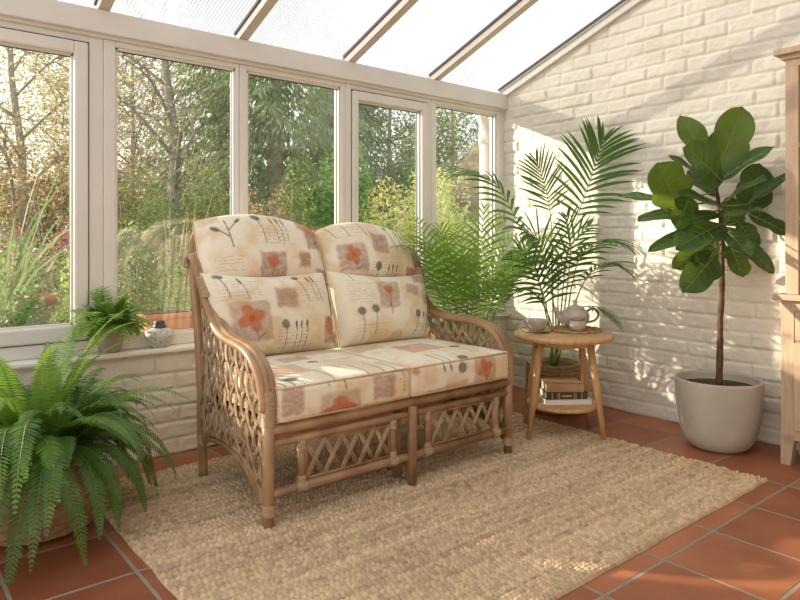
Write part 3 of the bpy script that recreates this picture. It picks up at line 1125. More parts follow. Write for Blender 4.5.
def paint_ur(p, W, H):
    for a, b in ((.07, .12), (.20, .25), (.38, .43)): p.line(a * W, .97 * H, b * W, .72 * H, .0024)
    p.square(.24 * W, .36 * H, .28 * W, .48 * H, MAUVE, 0, .7); p.poppy(.24 * W, .40 * H, .045)
    p.square(.55 * W, .60 * H, .17 * W, .32 * H, MAUVE, -.06, .75)
    p.head(.67 * W, .88 * H, .013, .74 * W, .48 * H, .6); p.bud(.77 * W, .88 * H, .82 * W, .48 * H); p.bud(.83 * W, .86 * H, .88 * W, .48 * H)
    p.head(.485 * W, .20 * H, .020, .47 * W, -.1 * H, 1.1)
    for a in (.60, .645, .69): p.bud(a * W, .20 * H, (a - .015) * W, -.05 * H)
    p.square(.90 * W, .10 * H, .18 * W, .20 * H, ORANGE, 0, .95)
    p.scribble(.4 * W, .02 * H, .8 * W, .3 * H); p.scribble(.02 * W, .68 * H, .4 * W, .95 * H)


def paint_lr(p, W, H):
    p.scribble(.08 * W, .5 * H, .35 * W, .85 * H); p.scribble(.08 * W, .05 * H, .45 * W, .25 * H); p.scribble(.7 * W, .05 * H, .98 * W, .3 * H)
    p.line(.13 * W, .98 * H, .16 * W, .84 * H)
    p.square(.47 * W, .63 * H, .22 * W, .40 * H, MAUVE, 0, .65); p.tulip(.47 * W, .70 * H, .032, .13)
    p.square(.74 * W, .70 * H, .14 * W, .16 * H, MAUVE, -.3, .7); p.square(.87 * W, .88 * H, .18 * W, .16 * H, MAUVE, -.1, .7); p.square(.92 * W, .54 * H, .10 * W, .15 * H, MAUVE, 0, .6)
    p.head(.175 * W, .40 * H, .022, .185 * W, .03 * H, .9); p.head(.31 * W, .42 * H, .023, .295 * W, .06 * H, .9)
    p.head(.78 * W, .32 * H, .019, .76 * W, .05 * H, 1.1); p.bud(.86 * W, .33 * H, .855 * W, .06 * H); p.bud(.91 * W, .32 * H, .91 * W, .06 * H)
    p.square(.55 * W, .06 * H, .14 * W, .08 * H, TAN)


c_left = empty('back_cushion', (1.46, 2.70, 0.53), 'floral back cushion on the window side of the sofa seat, beside the fern', 'cushion', 'back cushions on the rattan sofa')
c_right = empty('back_cushion', (2.11, 2.70, 0.53), 'floral back cushion on the sofa half nearer the round side table', 'cushion', 'back cushions on the rattan sofa')
NF = (0, -0.93, 0.36)
pillow('headrest_section', c_left, (1.165, 2.79, 0.845), (1.805, 2.79, 0.84), (1.800, 2.895, 1.095), (1.160, 2.875, 1.130), NF, 0.175,
       paint_ul, (0.64, 0.30), 31, lambda u: 0.055 * np.sin(PI * np.clip(u * 1.02, 0, 1)) ** 0.9)
pillow('lumbar_section', c_left, (1.215, 2.705, 0.52), (1.800, 2.705, 0.52), (1.775, 2.775, 0.895), (1.150, 2.775, 0.905), NF, 0.19,
       paint_ll, (0.60, 0.38), 32, lambda u: -0.03 * np.sin(PI * u))
pillow('headrest_section', c_right, (1.805, 2.79, 0.84), (2.405, 2.79, 0.825), (2.395, 2.875, 1.035), (1.808, 2.895, 1.085), NF, 0.175,
       paint_ur, (0.62, 0.28), 33, lambda u: 0.085 * np.sin(PI * np.clip(u * 0.98, 0, 1)) ** 0.8)
pillow('lumbar_section', c_right, (1.830, 2.695, 0.52), (2.375, 2.665, 0.52), (2.425, 2.765, 0.86), (1.800, 2.775, 0.895), NF, 0.19,
       paint_lr, (0.60, 0.36), 34, lambda u: -0.03 * np.sin(PI * u))


def seat_cushion(x0, x1, label, seed, paint_top, paint_front):
    root = empty('seat_cushion', ((x0 + x1) / 2, 2.4, 0.384), label, 'cushion', 'seat cushions on the rattan sofa')
    y0, y1, z0, z1 = 2.112, 2.735, 0.384, 0.512
    nx, ny, nz = 128, 128, 34
    r = 0.02
    mbv, cols, faces = [], [], []

    def patch(fun, na, nb, paint, size, seed):
        a, b = np.meshgrid(np.linspace(0, 1, na), np.linspace(0, 1, nb))
        P = fun(a, b)
        # round the box edges and crown the faces
        cx, cy, cz = (x0 + x1) / 2, (y0 + y1) / 2, (z0 + z1) / 2
        hx, hy, hz = (x1 - x0) / 2, (y1 - y0) / 2, (z1 - z0) / 2
        q = np.stack([P[..., 0] - cx, P[..., 1] - cy, P[..., 2] - cz], -1)
        inner = np.stack([np.clip(q[..., 0], -hx + r, hx - r), np.clip(q[..., 1], -hy + r, hy - r), np.clip(q[..., 2], -hz + r, hz - r)], -1)
        dv = q - inner
        ln = np.linalg.norm(dv, axis=-1, keepdims=True)
        q = inner + dv / np.maximum(ln, 1e-9) * r
        ex = (1 - (q[..., 0] / hx) ** 4) * (1 - (q[..., 1] / hy) ** 4)
        q[..., 2] += np.where(q[..., 2] > 0, 0.020 * ex + 0.006 * (fbm(q[..., 0] * 8, q[..., 1] * 8, seed, 3) - 0.45) * ex, 0)
        ez = (1 - np.clip(np.abs(q[..., 2] / hz), 0, 1) ** 3)
        q[..., 1] -= np.where(q[..., 1] < 0, 0.010 * ez * (1 - (q[..., 0] / hx) ** 6), 0)
        n0 = sum(len(k) for k in mbv)
        mbv.append((q + np.array([cx, cy, cz])).reshape(-1, 3))
        pr = Print(a * size[0], b * size[1], seed)
        if paint: paint(pr, size[0], size[1])
        cols.append(pr.c.reshape(-1, 3))
        I = np.arange(na * nb).reshape(nb, na) + n0
        faces.append(np.stack([I[:-1, :-1], I[:-1, 1:], I[1:, 1:], I[1:, :-1]], -1).reshape(-1, 4))
    X, Y, Z = (lambda t: x0 + (x1 - x0) * t), (lambda t: y0 + (y1 - y0) * t), (lambda t: z0 + (z1 - z0) * t)
    W, D, H = x1 - x0, y1 - y0, z1 - z0
    o_ = np.ones_like
    patch(lambda a, b: np.stack([X(a), Y(b), z1 * o_(a)], -1), nx, ny, paint_top, (W, D), seed)
    patch(lambda a, b: np.stack([X(a), y0 * o_(a), Z(b)], -1), nx, nz, paint_front, (W, H), seed + 50)
    patch(lambda a, b: np.stack([X(1 - a), y1 * o_(a), Z(b)], -1), 40, 10, None, (W, H), seed)
    patch(lambda a, b: np.stack([x1 * o_(a), Y(a), Z(b)], -1), 40, 16, None, (D, H), seed)
    patch(lambda a, b: np.stack([x0 * o_(a), Y(1 - a), Z(b)], -1), 40, 16, None, (D, H), seed)
    patch(lambda a, b: np.stack([X(a), Y(1 - b), z0 * o_(a)], -1), 30, 30, None, (W, D), seed)
    V = np.concatenate(mbv)
    Q = np.concatenate(faces)
    me = bpy.data.meshes.new('cover')
    me.from_pydata(V.tolist(), [], Q.tolist())
    me.polygons.foreach_set('use_smooth', np.ones(len(Q), dtype=bool))
    ca = me.color_attributes.new('Tint', 'FLOAT_COLOR', 'POINT')
    c4 = np.ones((len(V), 4), dtype=np.float32)
    c4[:, :3] = np.concatenate(cols)
    ca.data.foreach_set('color', c4.ravel())
    me.materials.append(M['fabric'])
    place(bpy.data.objects.new('cover', me), root)
    mb = MB()
    e_ = 0.007
    for z in (z1 - 0.004, z0 + 0.006):
        ring = []
        for (cx, cy, a0) in ((x1 - r, y0 + r, -PI / 2), (x1 - r, y1 - r, 0), (x0 + r, y1 - r, PI / 2), (x0 + r, y0 + r, PI)):
            for k in range(5):
                a = a0 + k / 4 * PI / 2
                ring.append((cx + (r - e_ + 0.004) * math.cos(a), cy + (r - e_ + 0.004) * math.sin(a), z))
        ring.append(ring[0])
        mb.tube(ring, 0.0048, 6)
    mb.build('piping', M['piping'], root)


def st_l(p, W, H):
    p.square(.2 * W, .35 * H, .32 * W, .28 * H, ORANGE, 0, .5); p.square(.75 * W, .80 * H, .4 * W, .18 * H, TAN, 0, .8)
    p.square(.45 * W, .62 * H, .22 * W, .16 * H, MAUVE, 0, .6); p.head(.14 * W, .12 * H, .03, .2 * W, -.05 * H); p.head(.5 * W, .45 * H, .024, .55 * W, .2 * H)
    for a in (.02, .08, .36, .62, .75, .85): p.line(a * W, .22 * H, (a + .03) * W, -.02 * H, .003, bend=.01)


def sf_l(p, W, H):
    p.square(.08 * W, .62 * H, .15 * W, .85 * H, MAUVE, 0, .75); p.square(.42 * W, .33 * H, .30 * W, .62 * H, MAUVE, 0, .6)
    p.blob(.42 * W, .30 * H, .035, .028, ORANGE); p.blob(.36 * W, .10 * H, .05, .02, ORANGE, .2); p.blob(.49 * W, .12 * H, .04, .018, ORANGE, -.3)
    p.square(.76 * W, .55 * H, .18 * W, .78 * H, MAUVE, .03, .75)
    p.line(.33 * W, 1.0 * H, .34 * W, .86 * H, .003); p.line(.45 * W, 1.05 * H, .462 * W, .68 * H, .003)
    p.scribble(.88 * W, .2 * H, 1.05 * W, 1.0 * H); p.line(.93 * W, 1.05 * H, .935 * W, .3 * H, .002, MAUVE * .7); p.line(.985 * W, 1.05 * H, .99 * W, .3 * H, .002, MAUVE * .7)


def st_r(p, W, H):
    p.square(.45 * W, .45 * H, .34 * W, .30 * H, ORANGE, 0, .6); p.square(.15 * W, .75 * H, .24 * W, .22 * H, TAN, 0, .8)
    p.head(.72 * W, .32 * H, .03, .70 * W, .1 * H); p.head(.86 * W, .42 * H, .02, .88 * W, .2 * H); p.head(.52 * W, .03 * H, .03, .5 * W, .3 * H)
    for a in (.3, .36, .94): p.line(a * W, .2 * H, (a + .02) * W, -.02 * H, .003)


def sf_r(p, W, H):
    p.square(.03 * W, .88 * H, .08 * W, .25 * H, ORANGE, 0, .8); p.head(.475 * W, .72 * H, .026, .46 * W, 1.1 * H, .9)
    p.bud(.30 * W, .75 * H, .28 * W, 1.1 * H); p.bud(.365 * W, .75 * H, .35 * W, 1.1 * H)
    p.square(.715 * W, .50 * H, .23 * W, 1.0 * H, MAUVE, 0, .6); p.poppy(.715 * W, .55 * H, .045)
    p.square(.42 * W, .16 * H, .22 * W, .22 * H, TAN, .1, .8); p.square(.22 * W, .06 * H, .16 * W, .14 * H, MAUVE, 0, .7)
    for a in (.87, .91, .95): p.line(a * W, .95 * H, a * W, .2 * H, .002, TAN)


seat_cushion(1.172, 1.797, 'floral seat cushion on the sofa half nearer the fern', 61, st_l, sf_l)
seat_cushion(1.800, 2.418, 'floral seat cushion on the sofa half nearer the side table', 71, st_r, sf_r)


# ------------------------------------------------------------------ plants: shared builders
def curve_dir(base, az, elev, length, grav, n=16, side=0.0):
    p = Vector(base)
    d = Vector((math.cos(az) * math.cos(elev), math.sin(az) * math.cos(elev), math.sin(elev)))
    pts = [p.copy()]
    for i in range(n):
        d = (d + Vector((-math.sin(az) * side / n, math.cos(az) * side / n, -grav / n * (0.35 + 1.3 * i / n)))).normalized()
        p = p + d * (length / n)
        pts.append(p.copy())
    return pts


def keep_in(pts, ymax=3.13, xmax=3.59, zmin=0.03):
    out = []
    for p in pts:
        q = p.copy()
        if q.y > ymax: q.y = ymax - 0.15 * (q.y - ymax)
        if q.x > xmax: q.x = xmax - 0.1 * (q.x - xmax)
        if q.z < zmin: q.z = zmin
        out.append(q)
    return out


def frond_mesh(mb, pts, start, npair, leaf_len, leaf_w, ang0=1.2, ang1=0.5, lift=0.15, droop=0.4, secs=3, rach=0.003, mi_leaf=0, mi_stem=1,
               up_hint=(0, 0, 1), rnd=random, prof=None, keep=None):
    """pinnate frond along pts; leaflets from fraction `start` to the tip"""
    n = len(pts) - 1
    mb.tube(pts, [rach * (1 - 0.75 * i / n) for i in range(n + 1)], 5, mi_stem)
    upv = Vector(up_hint)
    for k in range(npair):
        t = start + (1 - start) * (k + 0.5) / npair
        f = t * n
        i = min(int(f), n - 1)
        p = pts[i].lerp(pts[i + 1], f - i)
        tg = (pts[i + 1] - pts[i]).normalized()
        s = tg.cross(upv)
        s = s.normalized() if s.length > 1e-3 else tg.orthogonal().normalized()
        nn = s.cross(tg).normalized()
        q = (k + 0.5) / npair
        pl = prof(q) if prof else (math.sin(PI * min(1, 0.12 + 0.86 * q)) ** 0.55)
        ang = ang0 + (ang1 - ang0) * q
        for sd in (-1, 1):
            L_ = leaf_len * pl * rnd.uniform(0.88, 1.08)
            if L_ < 0.004: continue
            aa = ang + rnd.uniform(-0.08, 0.08)
            d = tg * math.cos(aa) + s * (sd * math.sin(aa)) + nn * lift
            d.normalize()
            wv = d.cross(nn)
            wv = wv.normalized() if wv.length > 1e-3 else tg
            w_ = leaf_w * (0.6 + 0.4 * pl)
            vs, fs = [], []
            c = p.copy()
            dd = d.copy()
            for j in range(secs + 1):
                tt = j / secs
                ww = w_ * (math.sin(PI * (0.12 + 0.88 * tt)) ** 0.7 if secs > 2 else (0.5, 1.0, 0.05)[j] if secs == 2 else (1 - tt)) * 0.5
                ww = max(ww, 0.0004)
                cc = c
                if keep: cc = keep(c)
                vs += [cc - wv * ww, cc + wv * ww]
                dd = (dd + Vector((0, 0, -droop / secs))).normalized()
                c = c + dd * (L_ / secs)
            for j in range(secs):
                fs.append((2 * j, 2 * j + 1, 2 * j + 3, 2 * j + 2))
            mb.add(vs, fs, mi_leaf)


def basket(parent, c, prof, rows, name='basket', m='seagrass', seg=110, h=None):
    """woven basket: stacked coils whose surface bulges with the weave"""
    out = []
    tot = len(prof) - 1
    for r_ in range(rows * 4 + 1):
        t = r_ / (rows * 4) * tot
        i = min(int(t), tot - 1)
        f = t - i
        rr = prof[i][0] * (1 - f) + prof[i + 1][0] * f
        zz = prof[i][1] * (1 - f) + prof[i + 1][1] * f
        out.append((rr, zz))
    n_out = len(out)

    def mod(j, k):
        if j >= n_out: return 0
        rw = j // 4
        ph = (j % 4) / 4
        return 0.0085 * math.sin(PI * ph) * (0.35 + 0.65 * abs(math.sin(PI * (k + (rw % 2) * 2.5) / 5.0))) + 0.002 * math.sin(k * 3.1 + rw * 1.7)
    prof2 = out + [(out[-1][0] - 0.012, out[-1][1]), (out[-1][0] - 0.015, out[-1][1] - 0.06)]
    mb = MB()
    mb.lathe(prof2, c, seg, 0, mod)
    return mb.build(name, M[m], parent)


# ---- Boston fern in a basket
FC = (0.50, 2.70, 0.0)
fern = empty('potted_fern', FC, 'large arching fern in a woven basket on the tiles beside the rug', 'plant')
basket(fern, FC, [(0.13, 0.0), (0.19, 0.02), (0.215, 0.10), (0.215, 0.18), (0.19, 0.26), (0.18, 0.30)], 13)
mb = MB(); mb.lathe([(0.165, 0.24), (0.16, 0.262), (0.10, 0.27), (0.001, 0.272)], FC, 24); mb.build('soil', M['soil'], fern)
rf = random.Random(5)
for k in range(100):
    ring_ = k / 100
    az = k * 2.39996 + rf.uniform(-0.2, 0.2)
    el = 1.38 - 1.1 * ring_ + rf.uniform(-0.25, 0.12)
    Ln = rf.uniform(0.50, 0.64) if ring_ > 0.35 else rf.uniform(0.44, 0.64)
    dx, dy = math.cos(az), math.sin(az)
    g = 1.5 + 1.5 * ring_ + rf.uniform(-0.2, 0.3)
    if ring_ > 0.45 and dy < 0.3:
        Ln = rf.uniform(0.60, 0.78) * (0.74 if dx > 0.25 else 1)
        el = rf.uniform(0.35, 1.0)
        g = rf.uniform(2.6, 3.6)
    if dy > 0.35: Ln *= 0.72
    b0 = (FC[0] + 0.07 * dx * (0.3 + ring_), FC[1] + 0.07 * dy * (0.3 + ring_), 0.275)
    pts = keep_in(curve_dir(b0, az, el, Ln, g, 18, rf.uniform(-0.5, 0.5)), 3.10, 3.5, 0.035)
    mb = MB()
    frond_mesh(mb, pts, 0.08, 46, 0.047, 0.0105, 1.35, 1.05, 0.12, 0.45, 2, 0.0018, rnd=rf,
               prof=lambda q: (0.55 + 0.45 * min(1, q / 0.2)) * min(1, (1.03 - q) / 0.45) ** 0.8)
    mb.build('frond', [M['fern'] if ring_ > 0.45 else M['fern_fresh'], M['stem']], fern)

mb = MB()
for k in range(70):
    az = rf.uniform(0, 2 * PI)
    el = rf.uniform(0.5, 1.4)
    Ln = rf.uniform(0.32, 0.50) * (0.75 if math.sin(az) > 0.35 else 1)
    pts = keep_in(curve_dir((FC[0] + 0.11 * math.cos(az), FC[1] + 0.11 * math.sin(az), 0.272), az, el, Ln, rf.uniform(2.0, 3.4), 14, rf.uniform(-0.6, 0.6)), 3.10, 3.5, 0.035)
    frond_mesh(mb, pts, 0.08, 34, 0.042, 0.0105, 1.35, 1.05, 0.12, 0.45, 2, 0.0018, rnd=rf,
               prof=lambda q: (0.55 + 0.45 * min(1, q / 0.2)) * min(1, (1.03 - q) / 0.45) ** 0.8)
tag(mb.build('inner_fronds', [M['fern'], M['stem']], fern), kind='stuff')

# ---- small fern on the sill
PC = (0.895, 3.205, 0.533)
sf = empty('potted_fern', PC, 'small leafy fern in a grey clay pot on the windowsill', 'plant')
mb = MB()
mb.lathe([(0.040, 0.0), (0.048, 0.004), (0.058, 0.05), (0.064, 0.085), (0.0655, 0.11), (0.0655, 0.118), (0.058, 0.118), (0.056, 0.10)], PC, 36)
mb.build('pot', M['greyclay'], sf)
mb = MB(); mb.lathe([(0.055, 0.09), (0.054, 0.101), (0.001, 0.104)], PC, 18); mb.build('soil', M['soil'], sf)
rs = random.Random(9)
for k in range(64):
    az = k * 2.39996
    ring_ = k / 64
    el = 1.5 - 0.95 * ring_
    Ln = rs.uniform(0.15, 0.235) * (0.75 if math.sin(az) > 0.3 else 1.0) * (0.8 if math.cos(az) > 0.4 else 1.0)
    pts = keep_in(curve_dir((PC[0] + 0.025 * math.cos(az), PC[1] - 0.01 + 0.015 * math.sin(az), PC[2] + 0.10), az, el, Ln, 1.3 + 0.9 * ring_, 12, rs.uniform(-0.6, 0.6)), 3.22, 3.5)
    mb = MB()
    KS = lambda p: Vector((p.x, min(p.y, 3.225), p.z))
    frond_mesh(mb, pts, 0.2, 13, 0.034, 0.0085, 1.2, 0.8, 0.1, 0.3, 2, 0.0013, rnd=rs, keep=KS)
    for j in range(4, 12):          # second order leaflets make the blade feathery
        for sd in (-1, 1):
            d_ = (pts[j + 1] - pts[j]).normalized() if j < 12 else (pts[j] - pts[j - 1]).normalized()
            sd_ = d_.cross(Vector((0, 0, 1))).normalized() * sd
            e_ = pts[j] + (sd_ + d_ * 0.5).normalized() * 0.036
            frond_mesh(mb, [pts[j], pts[j].lerp(e_, 0.5), e_], 0.2, 4, 0.013, 0.007, 1.1, 0.7, 0.1, 0.3, 2, 0.0008, rnd=rs, keep=KS)
    mb.build('frond', [M['sill_fern'], M['stem']], sf)

# ---- jar on the sill
JC = at(160, 345, 3.18)
JC = (JC[0], 3.20, 0.533)
jar = empty('candle_jar', JC, 'small round crackled white jar with a metal collar on the windowsill', 'jar')
mb = MB()
mb.lathe([(0.038, 0.0), (0.044, 0.003), (0.060, 0.030), (0.068, 0.055), (0.066, 0.070), (0.054, 0.084), (0.036, 0.090), (0.030, 0.094), (0.026, 0.094), (0.025, 0.08)], JC, 36)
mb.build('body', M['silver_jar'], jar)
mb = MB(); mb.lathe([(0.031, 0.088), (0.033, 0.094), (0.030, 0.102), (0.024, 0.112), (0.026, 0.122), (0.015, 0.128), (0.001, 0.129)], JC, 24)
mb.build('collar', M['dark_metal'], jar)

# ---- areca palm behind the sofa
AC = (2.86, 2.82, 0.0)
areca = empty('areca_palm', AC, 'bushy feathery palm standing behind the sofa arm by the window', 'plant')
basket(areca, AC, [(0.12, 0.0), (0.145, 0.02), (0.16, 0.15), (0.155, 0.27), (0.15, 0.30)], 12)
mb = MB(); mb.lathe([(0.14, 0.24), (0.135, 0.265), (0.001, 0.27)], AC, 20); mb.build('soil', M['soil'], areca)
ra = random.Random(21)
for k in range(40):
    ring_ = k / 40
    az = k * 2.39996 + ra.uniform(-0.25, 0.25)
    el = 1.50 - 0.75 * ring_ + ra.uniform(-0.08, 0.08)
    dx, dy = math.cos(az), math.sin(az)
    Ln = ra.uniform(0.85, 1.38)
    if dy > 0.2: Ln *= 0.8
    if dx > -0.3 and dy < 0.35: el = max(el, 1.33); Ln *= 0.80
    if dx < -0.2 and dy < 0.35: el = max(el, 1.28); Ln *= 0.85
    b0 = (AC[0] + 0.06 * dx, AC[1] + 0.05 * dy, 0.26)
    pts = keep_in(curve_dir(b0, az, el, Ln, 0.9 + 1.0 * ring_ + ra.uniform(-0.2, 0.4), 18, ra.uniform(-0.4, 0.4)), 3.06, 3.5)
    mb = MB()
    frond_mesh(mb, pts, 0.46, 14, 0.19, 0.0130, 0.95, 0.35, 0.25, 0.85, 4, 0.0038, rnd=ra, keep=lambda p: Vector((min(p.x, 3.56), min(p.y, 3.15), p.z)))
    mb.build('frond', [M['palm'], M['stem']], areca)

# ---- kentia palm behind the side table
KC = (3.31, 2.53, 0.0)
kent = empty('kentia_palm', KC, 'tall palm with broad fans in a woven basket behind the side table', 'plant')
basket(kent, KC, [(0.12, 0.0), (0.15, 0.02), (0.165, 0.12), (0.165, 0.24), (0.16, 0.30)], 12)
mb = MB(); mb.lathe([(0.15, 0.25), (0.145, 0.275), (0.001, 0.28)], KC, 20); mb.build('soil', M['soil'], kent)
rk = random.Random(3)
KW = lambda p: Vector((min(p.x, 3.60), min(p.y, 3.15), p.z))


def kfrond(pix, start, npair, ll, lw, droop, lift, a0=1.05, a1=0.30, up=(-0.55, -0.65, 0.5)):
    pts = [Vector((KC[0] + rk.uniform(-.03, .03), KC[1] + rk.uniform(-.03, .03), 0.27))] + [Vector(at(*q)) for q in pix]
    pts = [KW(p) for p in catmull(pts, 6)]
    mb = MB()
    frond_mesh(mb, pts, start, npair, ll, lw, a0, a1, lift, droop, 5, 0.0055, up_hint=up, rnd=rk, keep=KW)
    mb.build('frond', [M['kentia'], M['stem']], kent)


kfrond([(560, 320, 4.05), (566, 262, 4.06), (576, 222, 4.05), (592, 175, 4.02), (604, 138, 3.95)], 0.62, 16, 0.32, 0.021, 0.5, 0.05)
kfrond([(553, 320, 4.08), (552, 262, 4.15), (551, 222, 4.2), (546, 190, 4.22), (536, 160, 4.2)], 0.66, 14, 0.23, 0.014, 0.25, 0.05)
kfrond([(548, 325, 4.0), (536, 270, 3.98), (520, 228, 3.95), (494, 182, 3.9), (456, 166, 3.85)], 0.58, 15, 0.30, 0.026, 0.75, 0.0, up=(0, 0, 1))
kfrond([(566, 320, 3.95), (572, 285, 3.86), (582, 254, 3.75), (605, 240, 3.65), (642, 248, 3.55)], 0.50, 16, 0.24, 0.022, 0.8, 0.1, up=(0, 0, 1))
kfrond([(568, 325, 3.95), (576, 300, 3.88), (588, 276, 3.8), (606, 264, 3.72), (630, 270, 3.65)], 0.55, 12, 0.22, 0.020, 0.6, 0.1, up=(0, 0, 1))
kfrond([(556, 325, 3.95), (552, 295, 3.88), (545, 262, 3.8), (538, 240, 3.72), (525, 232, 3.65)], 0.45, 13, 0.24, 0.022, 0.6, 0.1, up=(-0.5, -0.6, 0.6))
kfrond([(563, 320, 3.95), (567, 290, 3.88), (570, 258, 3.82), (570, 235, 3.75), (566, 215, 3.7)], 0.42, 13, 0.20, 0.015, 0.5, 0.1)
kfrond([(552, 330, 4.0), (545, 308, 3.98), (533, 292, 3.95), (520, 290, 3.93), (506, 298, 3.92)], 0.45, 11, 0.13, 0.017, 0.6, 0.1, up=(0, 0, 1))
kfrond([(566, 330, 3.88), (574, 312, 3.8), (588, 306, 3.74), (604, 310, 3.68), (618, 322, 3.64)], 0.50, 9, 0.16, 0.016, 0.6, 0.1, up=(0, 0, 1))
kfrond([(558, 330, 3.95), (558, 300, 3.95), (560, 272, 3.95), (575, 240, 4.0), (590, 225, 4.02)], 0.40, 13, 0.20, 0.015, 0.55, 0.1)
kfrond([(550, 330, 3.92), (546, 305, 3.9), (540, 285, 3.88), (530, 262, 3.86), (518, 248, 3.82)], 0.40, 14, 0.24, 0.018, 0.6, 0.1)

# ---- fiddle-leaf fig in a concrete pot
GC = (3.375, 1.555, 0.0)
fig = empty('fiddle_leaf_fig', GC, 'fiddle-leaf fig tree in a pale concrete pot against the brick wall', 'plant')
mb = MB()
mb.lathe([(q[0] * 0.945, q[1]) for q in [(0.10, 0.0), (0.135, 0.003), (0.158, 0.022), (0.180, 0.06), (0.198, 0.12), (0.209, 0.19), (0.215, 0.27), (0.217, 0.335), (0.216, 0.345), (0.211, 0.349), (0.204, 0.347), (0.202, 0.335), (0.198, 0.28)]], GC, 64)
mb.build('pot', M['concrete'], fig)
mb = MB(); mb.lathe([(0.188, 0.28), (0.187, 0.306), (0.10, 0.312), (0.001, 0.315)], GC, 28); mb.build('soil', M['soil'], fig)
FD = 3.35
tr = [Vector((GC[0] + 0.005, GC[1], 0.29))] + [Vector(at(x, y, FD)) for x, y in ((720, 350), (720, 325), (722, 290), (722, 262), (722, 240), (720, 215), (717, 192), (714, 172))]
trs = catmull(tr, 5)
mb = MB()
mb.tube(trs, [0.0175 - 0.010 * i / (len(trs) - 1) + 0.0012 * math.sin(i * 2.1) for i in range(len(trs))], 10)
mb.build('trunk', M['bark_fig'], fig)


def fig_leaf(base, tip, width, face, backlit=False, curl=0.10, fold=0.18):
    """base and tip in px,py,depth; face = direction the upper side looks"""
    b, t = Vector(at(*base)), Vector(at(*tip))
    b.x, t.x = min(b.x, 3.58), min(t.x, 3.585)
    ax = t - b
    Ln = ax.length
    ax.normalize()
    f = Vector(face)
    f = (f - ax * f.dot(ax)).normalized()
    s = ax.cross(f).normalized()
    nu_, nv_ = 13, 18
    vs, fs, cl_ = [], [], []
    ph = rk.uniform(0, 6)
    for j in range(nv_):
        v = j / (nv_ - 1)
        # fiddle outline: narrow waist then broad rounded end
        wd = width * 0.5 * (0.42 * math.sin(PI * min(1, v * 1.9)) ** 0.7 * (1 if v < 0.5 else 0) + math.sin(PI * (0.03 + 0.97 * v) ** 1.65) ** 0.55)
        if v > 0.5: wd = width * 0.5 * math.sin(PI * (0.03 + 0.97 * v) ** 1.65) ** 0.55
        wd = max(wd, 0.002) if j < nv_ - 1 else 0.003
        for i in range(nu_):
            u = -1 + 2 * i / (nu_ - 1)
            p = b + ax * (Ln * v) + s * (wd * u)
            lift = fold * wd * abs(u) ** 1.3 - curl * Ln * (v ** 2) + 0.055 * width * math.sin(v * 11 + ph) * abs(u) ** 3 * (1 if u > 0 else -1)
            lift += 0.008 * math.cos((v * 6.0 - abs(u) * 1.3) * 2 * PI) * abs(u) * (1 - abs(u)) * 2
            p = p + f * lift
            if p.x > 3.600: p.x = 3.600
            vs.append(p)
    for j in range(nv_ - 1):
        for i in range(nu_ - 1):
            fs.append((j * nu_ + i, j * nu_ + i + 1, (j + 1) * nu_ + i + 1, (j + 1) * nu_ + i))
    mb = MB()
    mb.add(vs, fs, 0)
    mid = [Vector(vs[j * nu_ + nu_ // 2]) + f * 0.0015 for j in range(nv_ - 1)]
    mb.tube(mid, [0.0032 * (1 - 0.8 * j / nv_) for j in range(nv_ - 1)], 5, 1)
    for v in (0.22, 0.36, 0.5, 0.64, 0.78):
        j = int(v * (nv_ - 1))
        for sd in (0, nu_ - 1):
            j2 = min(j + 2, nv_ - 1)
            e0 = Vector(vs[j * nu_ + nu_ // 2])
            i1 = nu_ // 2 + (-4 if sd == 0 else 4)
            im = nu_ // 2 + (-2 if sd == 0 else 2)
            e1 = Vector(vs[min(j + 1, nv_ - 1) * nu_ + im])
            e2 = Vector(vs[j2 * nu_ + i1])
            mb.tube([e0 + f * 0.001, e1 + f * 0.001, e2 + f * 0.001], [0.0014, 0.001, 0.0005], 4, 1)
    # petiole back to the trunk
    near = min(trs, key=lambda q: (q - b).length)
    mb.tube([near, near.lerp(b, 0.5) + Vector((0, 0, -0.004)), b], [0.0045, 0.0035, 0.003], 6, 1)
    mb.build('leaf', [M['fig_backlit'] if backlit else M['fig'], M['fig_vein']], fig)


